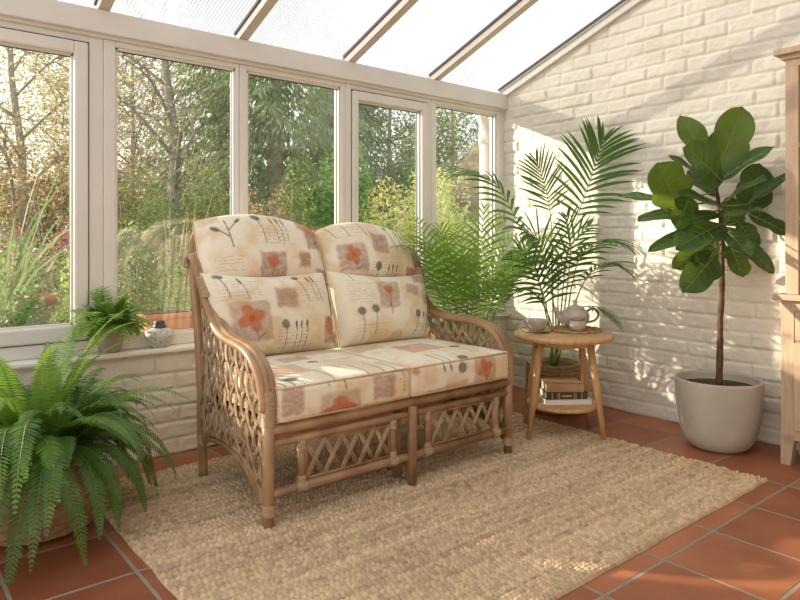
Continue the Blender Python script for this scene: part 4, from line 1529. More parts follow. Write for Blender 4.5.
C_ = (-0.70, -0.70, 0.15)          # towards the viewer side of the plant
FL = [
    ((712, 172, 3.35), (683, 113, 3.40), 0.150, (-0.5, -0.8, 0.2), True),
    ((717, 172, 3.36), (744, 106, 3.30), 0.185, (-0.75, -0.6, 0.1), True),
    ((722, 182, 3.28), (690, 146, 3.14), 0.185, (-0.6, -0.75, 0.35), False),
    ((718, 182, 3.35), (770, 143, 3.22), 0.115, (-0.6, 0.0, 0.8), False),
    ((677, 206, 3.30), (660, 164, 3.20), 0.200, (-0.65, -0.75, 0.0), True),
    ((680, 204, 3.40), (620, 191, 3.45), 0.095, (-0.4, -0.2, 0.9), False),
    ((694, 214, 3.30), (640, 214, 3.15), 0.105, (-0.35, -0.35, 0.85), False),
    ((690, 196, 3.28), (678, 226, 3.16), 0.110, (-0.7, -0.7, 0.2), True),
    ((748, 212, 3.38), (768, 164, 3.42), 0.175, (-0.7, -0.7, 0.1), False),
    ((748, 204, 3.33), (790, 170, 3.20), 0.080, (-0.6, -0.1, 0.75), False),
    ((722, 208, 3.32), (684, 188, 3.10), 0.130, (-0.45, -0.45, 0.8), False),
    ((722, 204, 3.32), (762, 174, 3.08), 0.125, (-0.5, -0.45, 0.75), False),
    ((720, 216, 3.30), (758, 206, 3.02), 0.120, (-0.4, -0.4, 0.85), False),
    ((718, 214, 3.30), (692, 216, 3.12), 0.080, (-0.5, -0.5, 0.7), False),
    ((722, 224, 3.30), (680, 242, 3.05), 0.150, (-0.5, -0.55, 0.7), False),
    ((712, 226, 3.32), (650, 246, 3.22), 0.085, (-0.35, -0.55, 0.75), False),
    ((710, 244, 3.32), (676, 266, 3.20), 0.105, (-0.7, -0.65, 0.3), True),
    ((716, 254, 3.30), (688, 288, 3.06), 0.145, (-0.6, -0.7, 0.4), False),
    ((722, 228, 3.30), (752, 252, 3.06), 0.125, (-0.5, -0.55, 0.65), False),
    ((730, 246, 3.34), (744, 274, 3.18), 0.110, (-0.7, -0.7, 0.2), True),
    ((740, 240, 3.36), (776, 272, 3.28), 0.085, (-0.6, -0.5, 0.5), False),
    ((748, 214, 3.36), (792, 232, 3.26), 0.095, (-0.55, -0.4, 0.65), False),
    ((738, 222, 3.36), (758, 248, 3.30), 0.100, (-0.65, -0.6, 0.4), False),
    ((715, 196, 3.36), (690, 168, 3.46), 0.120, (-0.4, -0.5, 0.7), False),
    ((720, 236, 3.36), (704, 262, 3.42), 0.120, (-0.6, -0.6, 0.4), False),
    ((724, 226, 3.38), (742, 198, 3.48), 0.130, (-0.6, -0.6, 0.3), False),
    ((712, 186, 3.32), (672, 152, 3.36), 0.090, (-0.3, -0.2, 0.9), False),
]
for L_ in FL: fig_leaf(*L_)

# ------------------------------------------------------------------ side table
TC = (2.955, 2.20, 0.0)
tab = empty('side_table', TC, 'round light oak side table with a lower shelf beside the sofa', 'table')
TZ = 0.545
mb = MB()
mb.lathe([(0.248, TZ - 0.030), (0.259, TZ - 0.027), (0.263, TZ - 0.016), (0.263, TZ - 0.010), (0.259, TZ - 0.002), (0.251, TZ), (0.001, TZ)], TC, 72)
mb.build('tabletop', M['oak'], tab)
mb = MB()
for k in range(4):
    pass
mb.lathe([(0.145, TZ - 0.062), (0.160, TZ - 0.062), (0.160, TZ - 0.029), (0.145, TZ - 0.029)], TC, 40)
mb.build('apron', M['oak'], tab)
mb = MB()
mb.lathe([(0.183, 0.151), (0.191, 0.154), (0.193, 0.163), (0.191, 0.171), (0.184, 0.174), (0.001, 0.174)], TC, 56)
mb.build('shelf', M['oak'], tab)
for (fx, fy) in ((2.700, 2.225), (2.990, 1.965), (3.195, 2.195), (2.925, 2.435)):
    z0 = (RUG - 0.003) if (fx < RX1 and fy < RY1) else 0.0
    d = Vector((fx - TC[0], fy - TC[1], 0))
    topp = Vector(TC) + d * 0.66 + Vector((0, 0, TZ - 0.03))
    mb = MB()
    mb.tube([(fx, fy, z0), Vector((fx, fy, z0)).lerp(topp, 0.5), topp], [0.0135, 0.0185, 0.0195], 14)
    mb.build('leg', M['oakv'], tab)


# books on the shelf
def book(name, label, c, sz, cover, rot, spine_bands=False):
    root = empty(name, c, label, 'book', 'books stacked on the table shelf')
    R_ = Matrix.Rotation(rot, 4, 'Z')
    sx, sy, sz_ = sz
    t = 0.003
    def bx(lo, hi, bev=0.001):
        m_ = MB()
        m_.box(lo, hi, bevel=bev)
        m_.v = [tuple((R_ @ Vector(q)) + Vector(c)) for q in m_.v]
        return m_
    a = bx((-sx / 2, -sy / 2, 0), (sx / 2, sy / 2, t))
    for part in (bx((-sx / 2, -sy / 2, sz_ - t), (sx / 2, sy / 2, sz_)), bx((-sx / 2, -sy / 2, 0), (sx / 2, -sy / 2 + 0.005, sz_), 0.0018)):
        a.add(part.v, part.f, 0, False)
    a.build('cover', M[cover], root)
    bx((-sx / 2 + 0.004, -sy / 2 + 0.004, t), (sx / 2 - 0.004, sy / 2 - 0.004, sz_ - t), 0).build('pages', M['paper'], root)
    if spine_bands:
        g = MB()
        for q in (-0.36, -0.22, -0.18, 0.18, 0.22, 0.36):
            part = bx((sx * q - 0.002, -sy / 2 - 0.0008, 0.003), (sx * q + 0.002, -sy / 2 + 0.002, sz_ - 0.003), 0)
            g.add(part.v, part.f, 0, False)
        part = bx((-sx * 0.12, -sy / 2 - 0.0008, sz_ * 0.35), (sx * 0.12, -sy / 2 + 0.002, sz_ * 0.6), 0)
        g.add(part.v, part.f, 0, False)
        g.build('gilt_bands', M['gold'], root)


BR = -0.62
BCX, BCY = TC[0] + 0.005, TC[1] + 0.005
book('book', 'thin white book at the bottom of the stack on the table shelf', (BCX + 0.005, BCY, 0.174), (0.255, 0.19, 0.026), 'book_white', BR)
book('book', 'dark green book with gilt spine bands in the middle of the stack', (BCX, BCY + 0.004, 0.200), (0.225, 0.165, 0.038), 'book_green', BR + 0.02, True)
book('book', 'worn tan brown book on top of the stack on the table shelf', (BCX - 0.004, BCY + 0.004, 0.238), (0.205, 0.15, 0.044), 'book_brown', BR - 0.03)

# ------------------------------------------------------------------ tea things
MC = (3.083, 2.215, TZ)
pm = MB()
pm.lathe([(0.12, 0.0), (0.127, 0.0005), (0.127, 0.004), (0.001, 0.005)], MC, 48)
for k in range(10):
    r_ = 0.0138 * (k + 0.6)
    ns = max(16, int(r_ * 2 * PI / 0.0045))
    ring = [(MC[0] + r_ * math.cos(2 * PI * i / ns), MC[1] + r_ * math.sin(2 * PI * i / ns), MC[2] + 0.0055) for i in range(ns + 1)]
    pm.tube(ring, [0.0056 + 0.0016 * math.sin(i * 2.1) for i in range(ns + 1)], 7)
ns = 60
pm.tube([(MC[0] + (0.140 + 0.004 * math.cos(i * 1.57)) * math.cos(2 * PI * i / ns), MC[1] + (0.140 + 0.004 * math.cos(i * 1.57)) * math.sin(2 * PI * i / ns), MC[2] + 0.0065 + 0.0015 * math.sin(i * 1.57)) for i in range(ns + 1)], 0.0065, 7)
o = pm.build('placemat', M['mat_weave'], loc=MC)
tag(o, 'round woven placemat under the teapot on the side table', 'placemat')

MZ = TZ + 0.0118
tp_c = Vector(on(575, 3.725, MZ))
tp = empty('teapot', tp_c, 'pale stoneware teapot with a knobbed lid on the woven placemat', 'teapot')
mb = MB()
mb.lathe([(0.040, 0.0), (0.048, 0.003), (0.070, 0.025), (0.080, 0.052), (0.079, 0.072), (0.068, 0.093), (0.050, 0.105), (0.046, 0.108)], tp_c, 48)
body = mb.build('body', M['stoneware'], tp)
mb = MB()
mb.lathe([(0.047, 0.104), (0.050, 0.107), (0.047, 0.112), (0.030, 0.121), (0.012, 0.126), (0.008, 0.130), (0.012, 0.137), (0.0135, 0.144), (0.009, 0.151), (0.001, 0.153)], tp_c, 32)
mb.build('lid', M['stoneware'], tp)
rt = Vector((RT[0], RT[1], 0))
mb = MB()
sp = catmull([tp_c - rt * 0.062 + Vector((0, 0, 0.035)), tp_c - rt * 0.088 + Vector((0, 0, 0.055)), tp_c - rt * 0.100 + Vector((0, 0, 0.085)), tp_c - rt * 0.118 + Vector((0, 0, 0.112))], 6)
mb.tube(sp, [0.022 - 0.0125 * i / (len(sp) - 1) for i in range(len(sp))], 14)
mb.build('spout', M['stoneware'], tp)
mb = MB()
hd = catmull([tp_c + rt * 0.066 + Vector((0, 0, 0.088)), tp_c + rt * 0.095 + Vector((0, 0, 0.104)), tp_c + rt * 0.125 + Vector((0, 0, 0.094)), tp_c + rt * 0.132 + Vector((0, 0, 0.066)), tp_c + rt * 0.112 + Vector((0, 0, 0.038)), tp_c + rt * 0.075 + Vector((0, 0, 0.028))], 6)
mb.tube(hd, 0.0068, 10)
mb.build('handle', M['stoneware_rim'], tp)

jg_c = Vector(on(577.5, 3.572, MZ))
jg = empty('sugar_pot', jg_c, 'small round stoneware pot standing in front of the teapot', 'pot')
mb = MB()
mb.lathe([(0.026, 0.0), (0.031, 0.002), (0.044, 0.018), (0.048, 0.034), (0.043, 0.050), (0.034, 0.058)], jg_c, 36)
mb.build('body', M['stoneware'], jg)
mb = MB()
mb.lathe([(0.034, 0.057), (0.0375, 0.0625), (0.0385, 0.0645), (0.036, 0.0655), (0.033, 0.062), (0.030, 0.050)], jg_c, 36)
mb.build('rim', M['stoneware_rim'], jg)

sc_c = Vector(on(536.5, 3.60, TZ))
sc_ = MB()
sc_.lathe([(0.034, 0.0), (0.042, 0.001), (0.060, 0.006), (0.077, 0.013), (0.078, 0.0155), (0.074, 0.0155), (0.055, 0.009), (0.034, 0.005), (0.001, 0.0045)], sc_c, 48)
tag(sc_.build('saucer', M['cup'], loc=sc_c), 'taupe saucer on the side table under the cup', 'saucer')
cp_c = sc_c + Vector((0, 0, 0.0058))
cp = empty('teacup', cp_c, 'taupe stoneware teacup standing on the saucer', 'cup')
mb = MB()
mb.lathe([(0.026, 0.0), (0.034, 0.002), (0.050, 0.016), (0.058, 0.036), (0.0615, 0.060), (0.061, 0.063)], cp_c, 44)
mb.build('bowl', M['cup'], cp)
mb = MB()
mb.lathe([(0.0612, 0.0625), (0.060, 0.0645), (0.058, 0.062), (0.054, 0.036), (0.045, 0.018), (0.001, 0.012)], cp_c, 44)
mb.build('lining', M['cup_in'], cp)
mb = MB()
hd = catmull([cp_c - rt * 0.058 + Vector((0, 0, 0.050)), cp_c - rt * 0.078 + Vector((0, 0, 0.053)), cp_c - rt * 0.085 + Vector((0, 0, 0.040)), cp_c - rt * 0.075 + Vector((0, 0, 0.025)), cp_c - rt * 0.054 + Vector((0, 0, 0.022))], 5)
mb.tube(hd, 0.0052, 8)
mb.build('handle', M['cup'], cp)

# ------------------------------------------------------------------ dresser at the right edge
DX, DY1, DY0 = 3.345, 1.250, 0.35
dr = empty('dresser', (3.48, 0.75, 0), 'tall pale oak dresser with an overhanging top standing against the brick wall', 'dresser')
B2 = BX - 0.022
mb = MB()
mb.box((DX + 0.006, DY0 + 0.002, 0.13), (B2, DY1 - 0.002, 0.765), bevel=0.002)
mb.box((DX, DY1 - 0.058, 0.10), (DX + 0.03, DY1, 0.77), bevel=0.003)
mb.box((DX, DY0, 0.10), (DX + 0.03, DY0 + 0.058, 0.77), bevel=0.003)
mb.box((DX + 0.001, DY0, 0.12), (DX + 0.03, DY1, 0.165), bevel=0.002)
mb.box((DX + 0.001, DY0, 0.72), (DX + 0.03, DY1, 0.77), bevel=0.002)
mb.build('base_carcass', M['pale_oak'], dr)
for (y0, y1) in ((DY1 - 0.058, DY1), (DY0, DY0 + 0.058)):
    for (x0, x1) in ((DX, DX + 0.058), (B2 - 0.058, B2)):
        m_ = MB()
        t_ = 0.016
        in_y = t_ if y1 == DY1 else 0
        in_y2 = 0 if y1 == DY1 else t_
        vs = [(x0 + (0 if x0 == DX else t_), y0 + in_y, 0), (x1 - (t_ if x0 == DX else 0), y0 + in_y, 0), (x1 - (t_ if x0 == DX else 0), y1 - in_y2, 0), (x0 + (0 if x0 == DX else t_), y1 - in_y2, 0),
              (x0, y0, 0.14), (x1, y0, 0.14), (x1, y1, 0.14), (x0, y1, 0.14)]
        m_.add(vs, [(3, 2, 1, 0), (4, 5, 6, 7), (0, 1, 5, 4), (1, 2, 6, 5), (2, 3, 7, 6), (3, 0, 4, 7)], 0, False)
        m_.build('leg', M['pale_oak'], dr)
mb = MB(); mb.box((DX - 0.028, DY0 - 0.025, 0.768), (B2, DY1 + 0.028, 0.796), bevel=0.005); mb.build('worktop', M['pale_oak'], dr)
mid = (DY0 + DY1) / 2
for (y0, y1) in ((DY0 + 0.062, mid - 0.004), (mid + 0.004, DY1 - 0.062)):
    mb = MB(); mb.box((DX - 0.004, y0, 0.585), (DX + 0.02, y1, 0.716), bevel=0.004); d_ = mb.build('drawer', M['pale_oak'], dr)
    k_ = MB(); k_.tube([(DX - 0.002, (y0 + y1) / 2, 0.65), (DX - 0.018, (y0 + y1) / 2, 0.65), (DX - 0.028, (y0 + y1) / 2, 0.65)], [0.007, 0.009, 0.014], 14); k_.build('knob', M['pale_oak'], d_)
    mb = MB(); mb.box((DX - 0.004, y0, 0.17), (DX + 0.02, y1, 0.575), bevel=0.004)
    d_ = mb.build('door', M['pale_oak'], dr)
    k_ = MB()
    frame_ring(k_, y0, y1, 0.17, 0.575, 0.055, 0, 0.012, bev=0.002)
    k_.v = [(DX - 0.004 - q[1], q[0], q[2]) for q in k_.v]
    k_.f = [tuple(reversed(q)) for q in k_.f]
    k_.build('door_frame', M['pale_oak'], d_)
UX = DX + 0.018
mb = MB()
mb.box((UX, DY1 - 0.07, 0.796), (B2, DY1 - 0.012, 1.862), bevel=0.003)
mb.box((UX, DY0 + 0.012, 0.796), (B2, DY0 + 0.07, 1.862), bevel=0.003)
mb.box((B2 - 0.02, DY0 + 0.07, 0.796), (B2, DY1 - 0.07, 1.90))
mb.box((UX + 0.0005, DY0 + 0.0125, 1.86), (B2, DY1 - 0.0125, 1.91), bevel=0.003)
mb.build('hutch_carcass', M['pale_oak'], dr)
for z in (1.14, 1.48):
    mb = MB(); mb.box((UX + 0.004, DY0 + 0.07, z), (B2 - 0.02, DY1 - 0.07, z + 0.022), bevel=0.002); mb.build('shelf', M['pale_oak'], dr)
mb = MB()
mb.box((UX - 0.014, DY0 - 0.002, 1.895), (B2, DY1 + 0.002, 1.918), bevel=0.004)
mb.box((UX - 0.04, DY0 - 0.025, 1.916), (B2, DY1 + 0.026, 1.946), bevel=0.004)
mb.build('cornice', M['pale_oak'], dr)

# ------------------------------------------------------------------ the garden beyond the glass
GZ = -0.12
nu = nv = 90
gx, gy = np.meshgrid(np.linspace(-9, 22, nu), np.linspace(WY + 0.16, 30, nv))
gh = GZ + 0.10 * (fbm(gx * 0.9, gy * 0.9, 2, 3) - 0.45) + 0.03 * np.clip(gy - 6, 0, 40)
struct(grid_mesh('ground', np.stack([gx.ravel(), gy.ravel(), gh.ravel()], -1), nu, nv, M['lawn']))


def ground_z(y): return GZ + 0.03 * max(0, min(40, y - 6))


def leaves(mb, cen, rad, n, size, rnd, tint=(1, 1, 1), var=0.25, aspect=0.55, shell=0.45, droop=0.0, mi=0, jit=None):
    for _ in range(n):
        while True:
            d = Vector((rnd.uniform(-1, 1), rnd.uniform(-1, 1), rnd.uniform(-1, 1)))
            if 0.05 < d.length <= 1: break
        rr = d.length ** shell
        d = d.normalized() * rr
        p = Vector((cen[0] + d.x * rad[0], cen[1] + d.y * rad[1], cen[2] + d.z * rad[2]))
        leaf(mb, p, size * rnd.uniform(0.6, 1.25), rnd, tint, var, aspect, droop, mi)


def leaf(mb, p, s, rnd, tint=(1, 1, 1), var=0.25, aspect=0.55, droop=0.0, mi=0, direc=None):
    a = direc or Vector((rnd.gauss(0, 1), rnd.gauss(0, 1), rnd.gauss(0, 0.8) - droop))
    if a.length < 1e-3: a = Vector((1, 0, 0))
    a.normalize()
    b = a.cross(Vector((rnd.gauss(0, 1), rnd.gauss(0, 1), rnd.gauss(0, 1) + 0.6)))
    if b.length < 1e-3: b = a.orthogonal()
    b.normalize()
    k = 1 + rnd.uniform(-var, var)
    h = rnd.uniform(-0.12, 0.12)
    col = (tint[0] * (k + h), tint[1] * k, tint[2] * (k - h * 0.5), 1)
    mb.add([p, p + a * (s * 0.5) + b * (s * aspect * 0.5), p + a * s, p + a * (s * 0.5) - b * (s * aspect * 0.5)], [(0, 1, 2, 3)], mi, False, col)


def shrub(name, label, cat, px, d, top_y, w, m, n, size, seed, tint=(1, 1, 1), base_z=None, blobs=7, aspect=0.55, group=None, droop=0.0, flat=1.0, var=0.3):
    rnd = random.Random(seed)
    c = Vector(on(px, d, 0))
    c.z = ground_z(c.y) if base_z is None else base_z
    zt = EYE + (240 - top_y) / F * d
    H = (zt - c.z) * 1.12
    root = empty(name, c, label, cat, group)
    mb = MB()
    n, size = int(n * 2.0), size * 0.72
    per = n // (blobs + 1)
    leaves(mb, (c.x, c.y, c.z + H * 0.42), (w * 0.9, w * 0.75, H * 0.42), per * 2, size, rnd, tint, var, aspect, droop=droop)
    for k in range(blobs):
        a = rnd.uniform(0, 2 * PI)
        q = rnd.uniform(0.25, 0.75)
        z = rnd.uniform(0.35, 0.80)
        r_ = rnd.uniform(0.28, 0.5)
        leaves(mb, (c.x + math.cos(a) * w * q, c.y + math.sin(a) * w * q * 0.8, c.z + H * z), (w * r_, w * r_, min(H * r_ * 0.6, H * (1 - z))), per, size, rnd,
               tuple(t * rnd.uniform(0.85, 1.15) for t in tint), var, aspect, droop=droop)
    mb.build('foliage', M[m], root)
    st_ = MB()
    for k in range(4):
        a = k * 1.57 + rnd.uniform(0, 1)
        st_.tube([(c.x + 0.03 * math.cos(a), c.y + 0.03 * math.sin(a), c.z - 0.02), (c.x + 0.3 * w * math.cos(a), c.y + 0.3 * w * math.sin(a), c.z + H * 0.4), (c.x + 0.5 * w * math.cos(a), c.y + 0.5 * w * math.sin(a), c.z + H * 0.72)], [0.018, 0.012, 0.005], 6)
    st_.build('stem', M['bark'], root)
    return root


def deciduous(label, px, d, height, m, n, size, seed, tint=(1, 1, 1), spread=1.6, trunk_r=0.11, lean=0.0, fork=0.42, var=0.3, low=0.3, cat='tree', name='garden_tree', group=None):
    rnd = random.Random(seed)
    c = Vector(on(px, d, 0))
    c.z = ground_z(c.y)
    root = empty(name, c, label, cat, group)
    tb = MB()
    ends = []
    f0 = c + Vector((lean * 0.4, 0, height * fork))
    tp_ = c + Vector((lean, 0, height))
    tr_ = catmull([c - Vector((0, 0, 0.05)), c.lerp(f0, 0.5) + Vector((rnd.uniform(-.05, .05), 0, 0)), f0, f0.lerp(tp_, 0.5) + Vector((rnd.uniform(-.2, .2), rnd.uniform(-.2, .2), 0)), tp_], 5)
    tb.tube(tr_, [trunk_r * (1 - 0.85 * i / (len(tr_) - 1)) for i in range(len(tr_))], 9)
    nb = 16
    for k in range(nb):
        t = low + (0.95 - low) * k / nb
        i = int(t * (len(tr_) - 1))
        b0 = tr_[i]
        a = k * 2.4 + rnd.uniform(-.4, .4)
        L_ = spread * (1.15 - 0.7 * t) * rnd.uniform(0.75, 1.15)
        e_ = b0 + Vector((math.cos(a) * L_, math.sin(a) * L_, L_ * rnd.uniform(0.35, 0.9)))
        md = b0.lerp(e_, 0.5) + Vector((0, 0, 0.12 * L_))
        br = catmull([b0, md, e_], 5)
        tb.tube(br, [trunk_r * 0.38 * (1 - 0.85 * j / (len(br) - 1)) * (1.2 - t) for j in range(len(br))], 6)
        for j in range(3, len(br), 1):
            for s_ in range(2):
                tw = br[j] + Vector((rnd.gauss(0, 0.28), rnd.gauss(0, 0.28), rnd.gauss(0.03, 0.24))) * spread * 0.45
                tb.tube([br[j], br[j].lerp(tw, 0.5) + Vector((0, 0, 0.03)), tw], [0.012, 0.007, 0.003], 4)
                ends.append(tw)
                ends.append(br[j].lerp(tw, 0.55))
    fb = MB()
    n, size = int(n * 1.9), size * 0.66
    for k in range(n):
        p0 = rnd.choice(ends)
        p = p0 + Vector((rnd.gauss(0, 0.13), rnd.gauss(0, 0.13), rnd.gauss(-0.02, 0.12))) * spread * 0.85
        leaf(fb, p, size * rnd.uniform(0.6, 1.3), rnd, tint, var, 0.6, 0.3)
    fb.build('foliage', M[m], root)
    tb.build('trunk', M['bark'], root)


def conifer(label, px, d, height, w, n_tier, seed, tint=(1, 1, 1), size=0.10, low=0.12, name='garden_conifer', group='conifers in the garden'):
    rnd = random.Random(seed)
    c = Vector(on(px, d, 0))
    c.z = ground_z(c.y)
    root = empty(name, c, label, 'tree', group)
    tb = MB()
    tb.tube([c - Vector((0, 0, 0.05)), c + Vector((0, 0, height * 0.5)), c + Vector((0, 0, height))], [0.13, 0.09, 0.01], 9)
    tb.build('trunk', M['bark'], root)
    fb = MB()
    for t_ in range(n_tier):
        t = low + (0.97 - low) * t_ / n_tier
        z = c.z + height * t
        Lt = w * (1 - t) ** 0.75 + 0.15
        nb = 7
        for b_ in range(nb):
            a = b_ * 2 * PI / nb + t_ * 0.7 + rnd.uniform(-.3, .3)
            L_ = Lt * rnd.uniform(0.75, 1.15)
            k_t = rnd.uniform(0.75, 1.25)
            for j in range(9):
                q = 0.12 + 0.88 * j / 8
                px_ = c.x + math.cos(a) * L_ * q
                py_ = c.y + math.sin(a) * L_ * q
                pz_ = z + 0.18 * L_ * q - 0.42 * L_ * q * q
                for s_ in range(12):
                    sd = rnd.uniform(-1, 1)
                    dv = Vector((math.cos(a) * 0.6 - math.sin(a) * sd, math.sin(a) * 0.6 + math.cos(a) * sd, -0.75 - rnd.uniform(0, .5)))
                    pp = Vector((px_ - math.sin(a) * sd * 0.13 + rnd.gauss(0, .05), py_ + math.cos(a) * sd * 0.13 + rnd.gauss(0, .05), pz_ + rnd.gauss(0, .04)))
                    leaf(fb, pp, size * rnd.uniform(0.7, 1.5), rnd, tuple(x * k_t for x in tint), 0.25, 0.26, 0, 0, dv)
    fb.build('foliage', M['leaf_conifer'], root)


def strappy(name, label, px, d, top_y, n, leaf_w, seed, m, spread=0.8, cat='shrub', base_z=None):
    rnd = random.Random(seed)
    c = Vector(on(px, d, 0))
    c.z = ground_z(c.y) if base_z is None else base_z
    H = EYE + (240 - top_y) / F * d - c.z
    root = empty(name, c, label, cat)
    mb = MB()
    for k in range(n):
        az = rnd.uniform(0, 2 * PI)
        pts = curve_dir((c.x + rnd.gauss(0, .05), c.y + rnd.gauss(0, .05), c.z), az, rnd.uniform(1.0, 1.5), H * rnd.uniform(0.7, 1.25), rnd.uniform(0.6, 1.9) * spread, 8)
        kk = rnd.uniform(0.7, 1.25)
        vs, fs = [], []
        for j, p in enumerate(pts):
            s = Vector((-math.sin(az), math.cos(az), 0)) * (leaf_w * 0.5 * math.sin(PI * (0.15 + 0.83 * j / 8)))
            vs += [p - s, p + s]
            if j: fs.append((2 * j - 2, 2 * j - 1, 2 * j + 1, 2 * j))
        mb.add(vs, fs, 0, True, (kk, kk, kk, 1))
    mb.build('blades', M[m], root)
    return root


# mossy bank in the middle of the garden
nu, nv = 70, 40
bc = Vector(on(158, 6.3, 0))
u, v = np.meshgrid(np.linspace(-1, 1, nu), np.linspace(-1, 1, nv))
hx_ = np.maximum(0, 1 - (np.abs(u) ** 3 + np.abs(v) ** 3)) ** 0.55
bx_ = bc.x + RT[0] * u * 0.75 + FW[0] * v * 0.6
by_ = bc.y + RT[1] * u * 0.75 + FW[1] * v * 0.6
bz_ = -0.2 + hx_ * (1.30 + 0.25 * (fbm(u * 4, v * 4, 3, 3) - 0.4)) + 0.22 * (fbm(u * 8, v * 8, 5, 4) - 0.45)
struct(grid_mesh('terrain', np.stack([bx_.ravel(), by_.ravel(), bz_.ravel()], -1), nu, nv, M['bank']))

strappy('bamboo_shrub', 'tall shrub with long arching pale leaves outside the leftmost pane', -4, 4.3, 165, 80, 0.03, 1, 'leaf_silver', 1.5)
shrub('pale_shrub', 'low variegated shrub outside the leftmost pane, behind its terracotta pot', 'shrub', 42, 4.5, 256, 0.27, 'leaf_silver', 1500, 0.055, 2, (0.85, 1.1, 0.7))
shrub('pale_shrub', 'pale green shrub outside, hugging the right edge of the leftmost pane', 'shrub', 66, 4.1, 268, 0.20, 'leaf_lime', 900, 0.05, 3, (0.7, 0.9, 0.8))
shrub('leafy_shrub', 'low dark green shrub outside the lower left of the leftmost pane', 'shrub', 12, 3.75, 288, 0.25, 'leaf_green', 1300, 0.05, 4, (0.9, 1.0, 1.0))
shrub('leafy_shrub', 'low broad-leaved green plant outside at the sill of the leftmost pane', 'shrub', 60, 3.6, 308, 0.16, 'leaf_green', 600, 0.06, 5, (1.2, 1.25, 1.0))
shrub('heather', 'pink flowering heather clump outside the leftmost pane', 'flowers', 48, 5.6, 238, 0.42, 'leaf_pink', 1500, 0.035, 6)
shrub('red_acer', 'red-leaved shrub outside the leftmost pane under the golden tree', 'shrub', 60, 7.2, 165, 0.60, 'leaf_red', 1300, 0.07, 7, (0.85, 0.95, 1), var=0.4)
shrub('red_acer', 'orange-leaved shrub at the left end of the hedge seen through the second pane', 'shrub', 126, 7.6, 170, 0.40, 'leaf_red', 800, 0.07, 8, (1.05, 1.5, 1.0), var=0.4)
shrub('hedge_shrub', 'green hedge shrub behind the left end of the mossy bank', 'shrub', 128, 7.9, 192, 0.55, 'leaf_green', 2300, 0.06, 9, (1.0, 1.05, 0.9), group='hedge shrubs behind the bank')
shrub('hedge_shrub', 'bright green hedge shrub behind the middle of the mossy bank', 'shrub', 180, 7.4, 180, 0.62, 'leaf_green', 2600, 0.055, 10, (1.15, 1.15, 0.9), group='hedge shrubs behind the bank')
shrub('hedge_shrub', 'golden-flecked hedge shrub between the mossy bank and the conifers', 'shrub', 224, 8.2, 174, 0.62, 'leaf_lime', 1900, 0.06, 11, (0.75, 0.72, 0.7), group='hedge shrubs behind the bank')
shrub('silver_shrub', 'grey-green twiggy shrub at the foot of the mossy bank', 'shrub', 186, 4.6, 272, 0.30, 'leaf_silver', 1500, 0.03, 12, (0.9, 0.95, 0.75))
shrub('sage_shrub', 'silvery wispy shrub growing on the front of the mossy bank', 'shrub', 150, 5.2, 232, 0.34, 'leaf_silver', 1500, 0.045, 61, (1.0, 0.95, 0.9), blobs=9)
strappy('ornamental_grass', 'dry straw-coloured grass clump in front of the mossy bank', 172, 5.2, 215, 34, 0.010, 13, 'leaf_straw', 0.5, 'grass')
shrub('leafy_shrub', 'sage green sprawling shrub beside the small fern, outside the second pane', 'shrub', 140, 4.4, 285, 0.26, 'leaf_silver', 1100, 0.035, 14, (0.75, 0.85, 0.6))
shrub('laurel_shrub', 'glossy dark green rounded shrub outside the middle pane above the sofa', 'shrub', 318, 6.3, 158, 0.55, 'leaf_green', 3600, 0.075, 15, (0.85, 0.95, 0.85), aspect=0.4)
shrub('dry_hydrangea', 'dry tan-leaved shrub outside the middle pane behind the sofa back', 'shrub', 268, 5.8, 192, 0.42, 'leaf_straw', 1500, 0.05, 16, (0.85, 0.8, 0.75), var=0.4)
shrub('golden_shrub', 'yellow-green leafy shrub outside the fourth pane', 'shrub', 392, 6.6, 176, 0.62, 'leaf_lime', 3600, 0.075, 17, (1, 1, 1), aspect=0.42)
shrub('golden_shrub', 'lower yellow-green shrub between the fourth and fifth panes', 'shrub', 446, 7.2, 184, 0.42, 'leaf_lime', 1500, 0.07, 18, (0.9, 0.97, 0.9), aspect=0.42)
shrub('leafy_shrub', 'green shrub under the yellow-green shrub outside the fourth pane', 'shrub', 372, 5.9, 236, 0.36, 'leaf_green', 1500, 0.06, 19, (1.1, 1.1, 1))
shrub('leafy_shrub', 'mid green shrub growing against the thatched summerhouse', 'shrub', 425, 8.6, 150, 0.5, 'leaf_green', 1800, 0.07, 20, (1.2, 1.1, 1.1))

deciduous('tall golden-leaved tree outside the leftmost pane', 22, 9.5, 5.2, 'leaf_gold', 5200, 0.085, 31, (1.0, 1.0, 1.0), 1.9, 0.10, var=0.3, low=0.18, group='broadleaved trees in the garden')
deciduous('pale-trunked sparse autumn tree outside the second pane', 180, 9.5, 5.0, 'leaf_brown', 3000, 0.07, 32, (0.95, 1.0, 0.9), 1.9, 0.13, -0.2, 0.5, low=0.30, group='broadleaved trees in the garden')
deciduous('bronze-leaved small tree between the golden tree and the pale-trunked tree', 132, 10.5, 4.2, 'leaf_brown', 3000, 0.075, 33, (0.95, 0.95, 0.85), 1.6, 0.08, low=0.22, group='broadleaved trees in the garden')
deciduous('soft green tree far behind the yellow-green shrub', 392, 13.0, 4.2, 'leaf_green', 5600, 0.11, 34, (1.25, 1.15, 1.3), 1.7, 0.12, low=0.15, group='broadleaved trees in the garden')
deciduous('olive tree rising behind the thatched summerhouse', 452, 14.0, 4.8, 'leaf_green', 5600, 0.11, 35, (1.4, 1.15, 1.1), 1.8, 0.12, low=0.15, group='broadleaved trees in the garden')
deciduous('yellowing tree far away between the golden tree and the window post', 78, 14.0, 5.2, 'leaf_gold', 4500, 0.11, 36, (0.95, 0.95, 0.9), 2.2, 0.10, low=0.12, group='broadleaved trees in the garden')
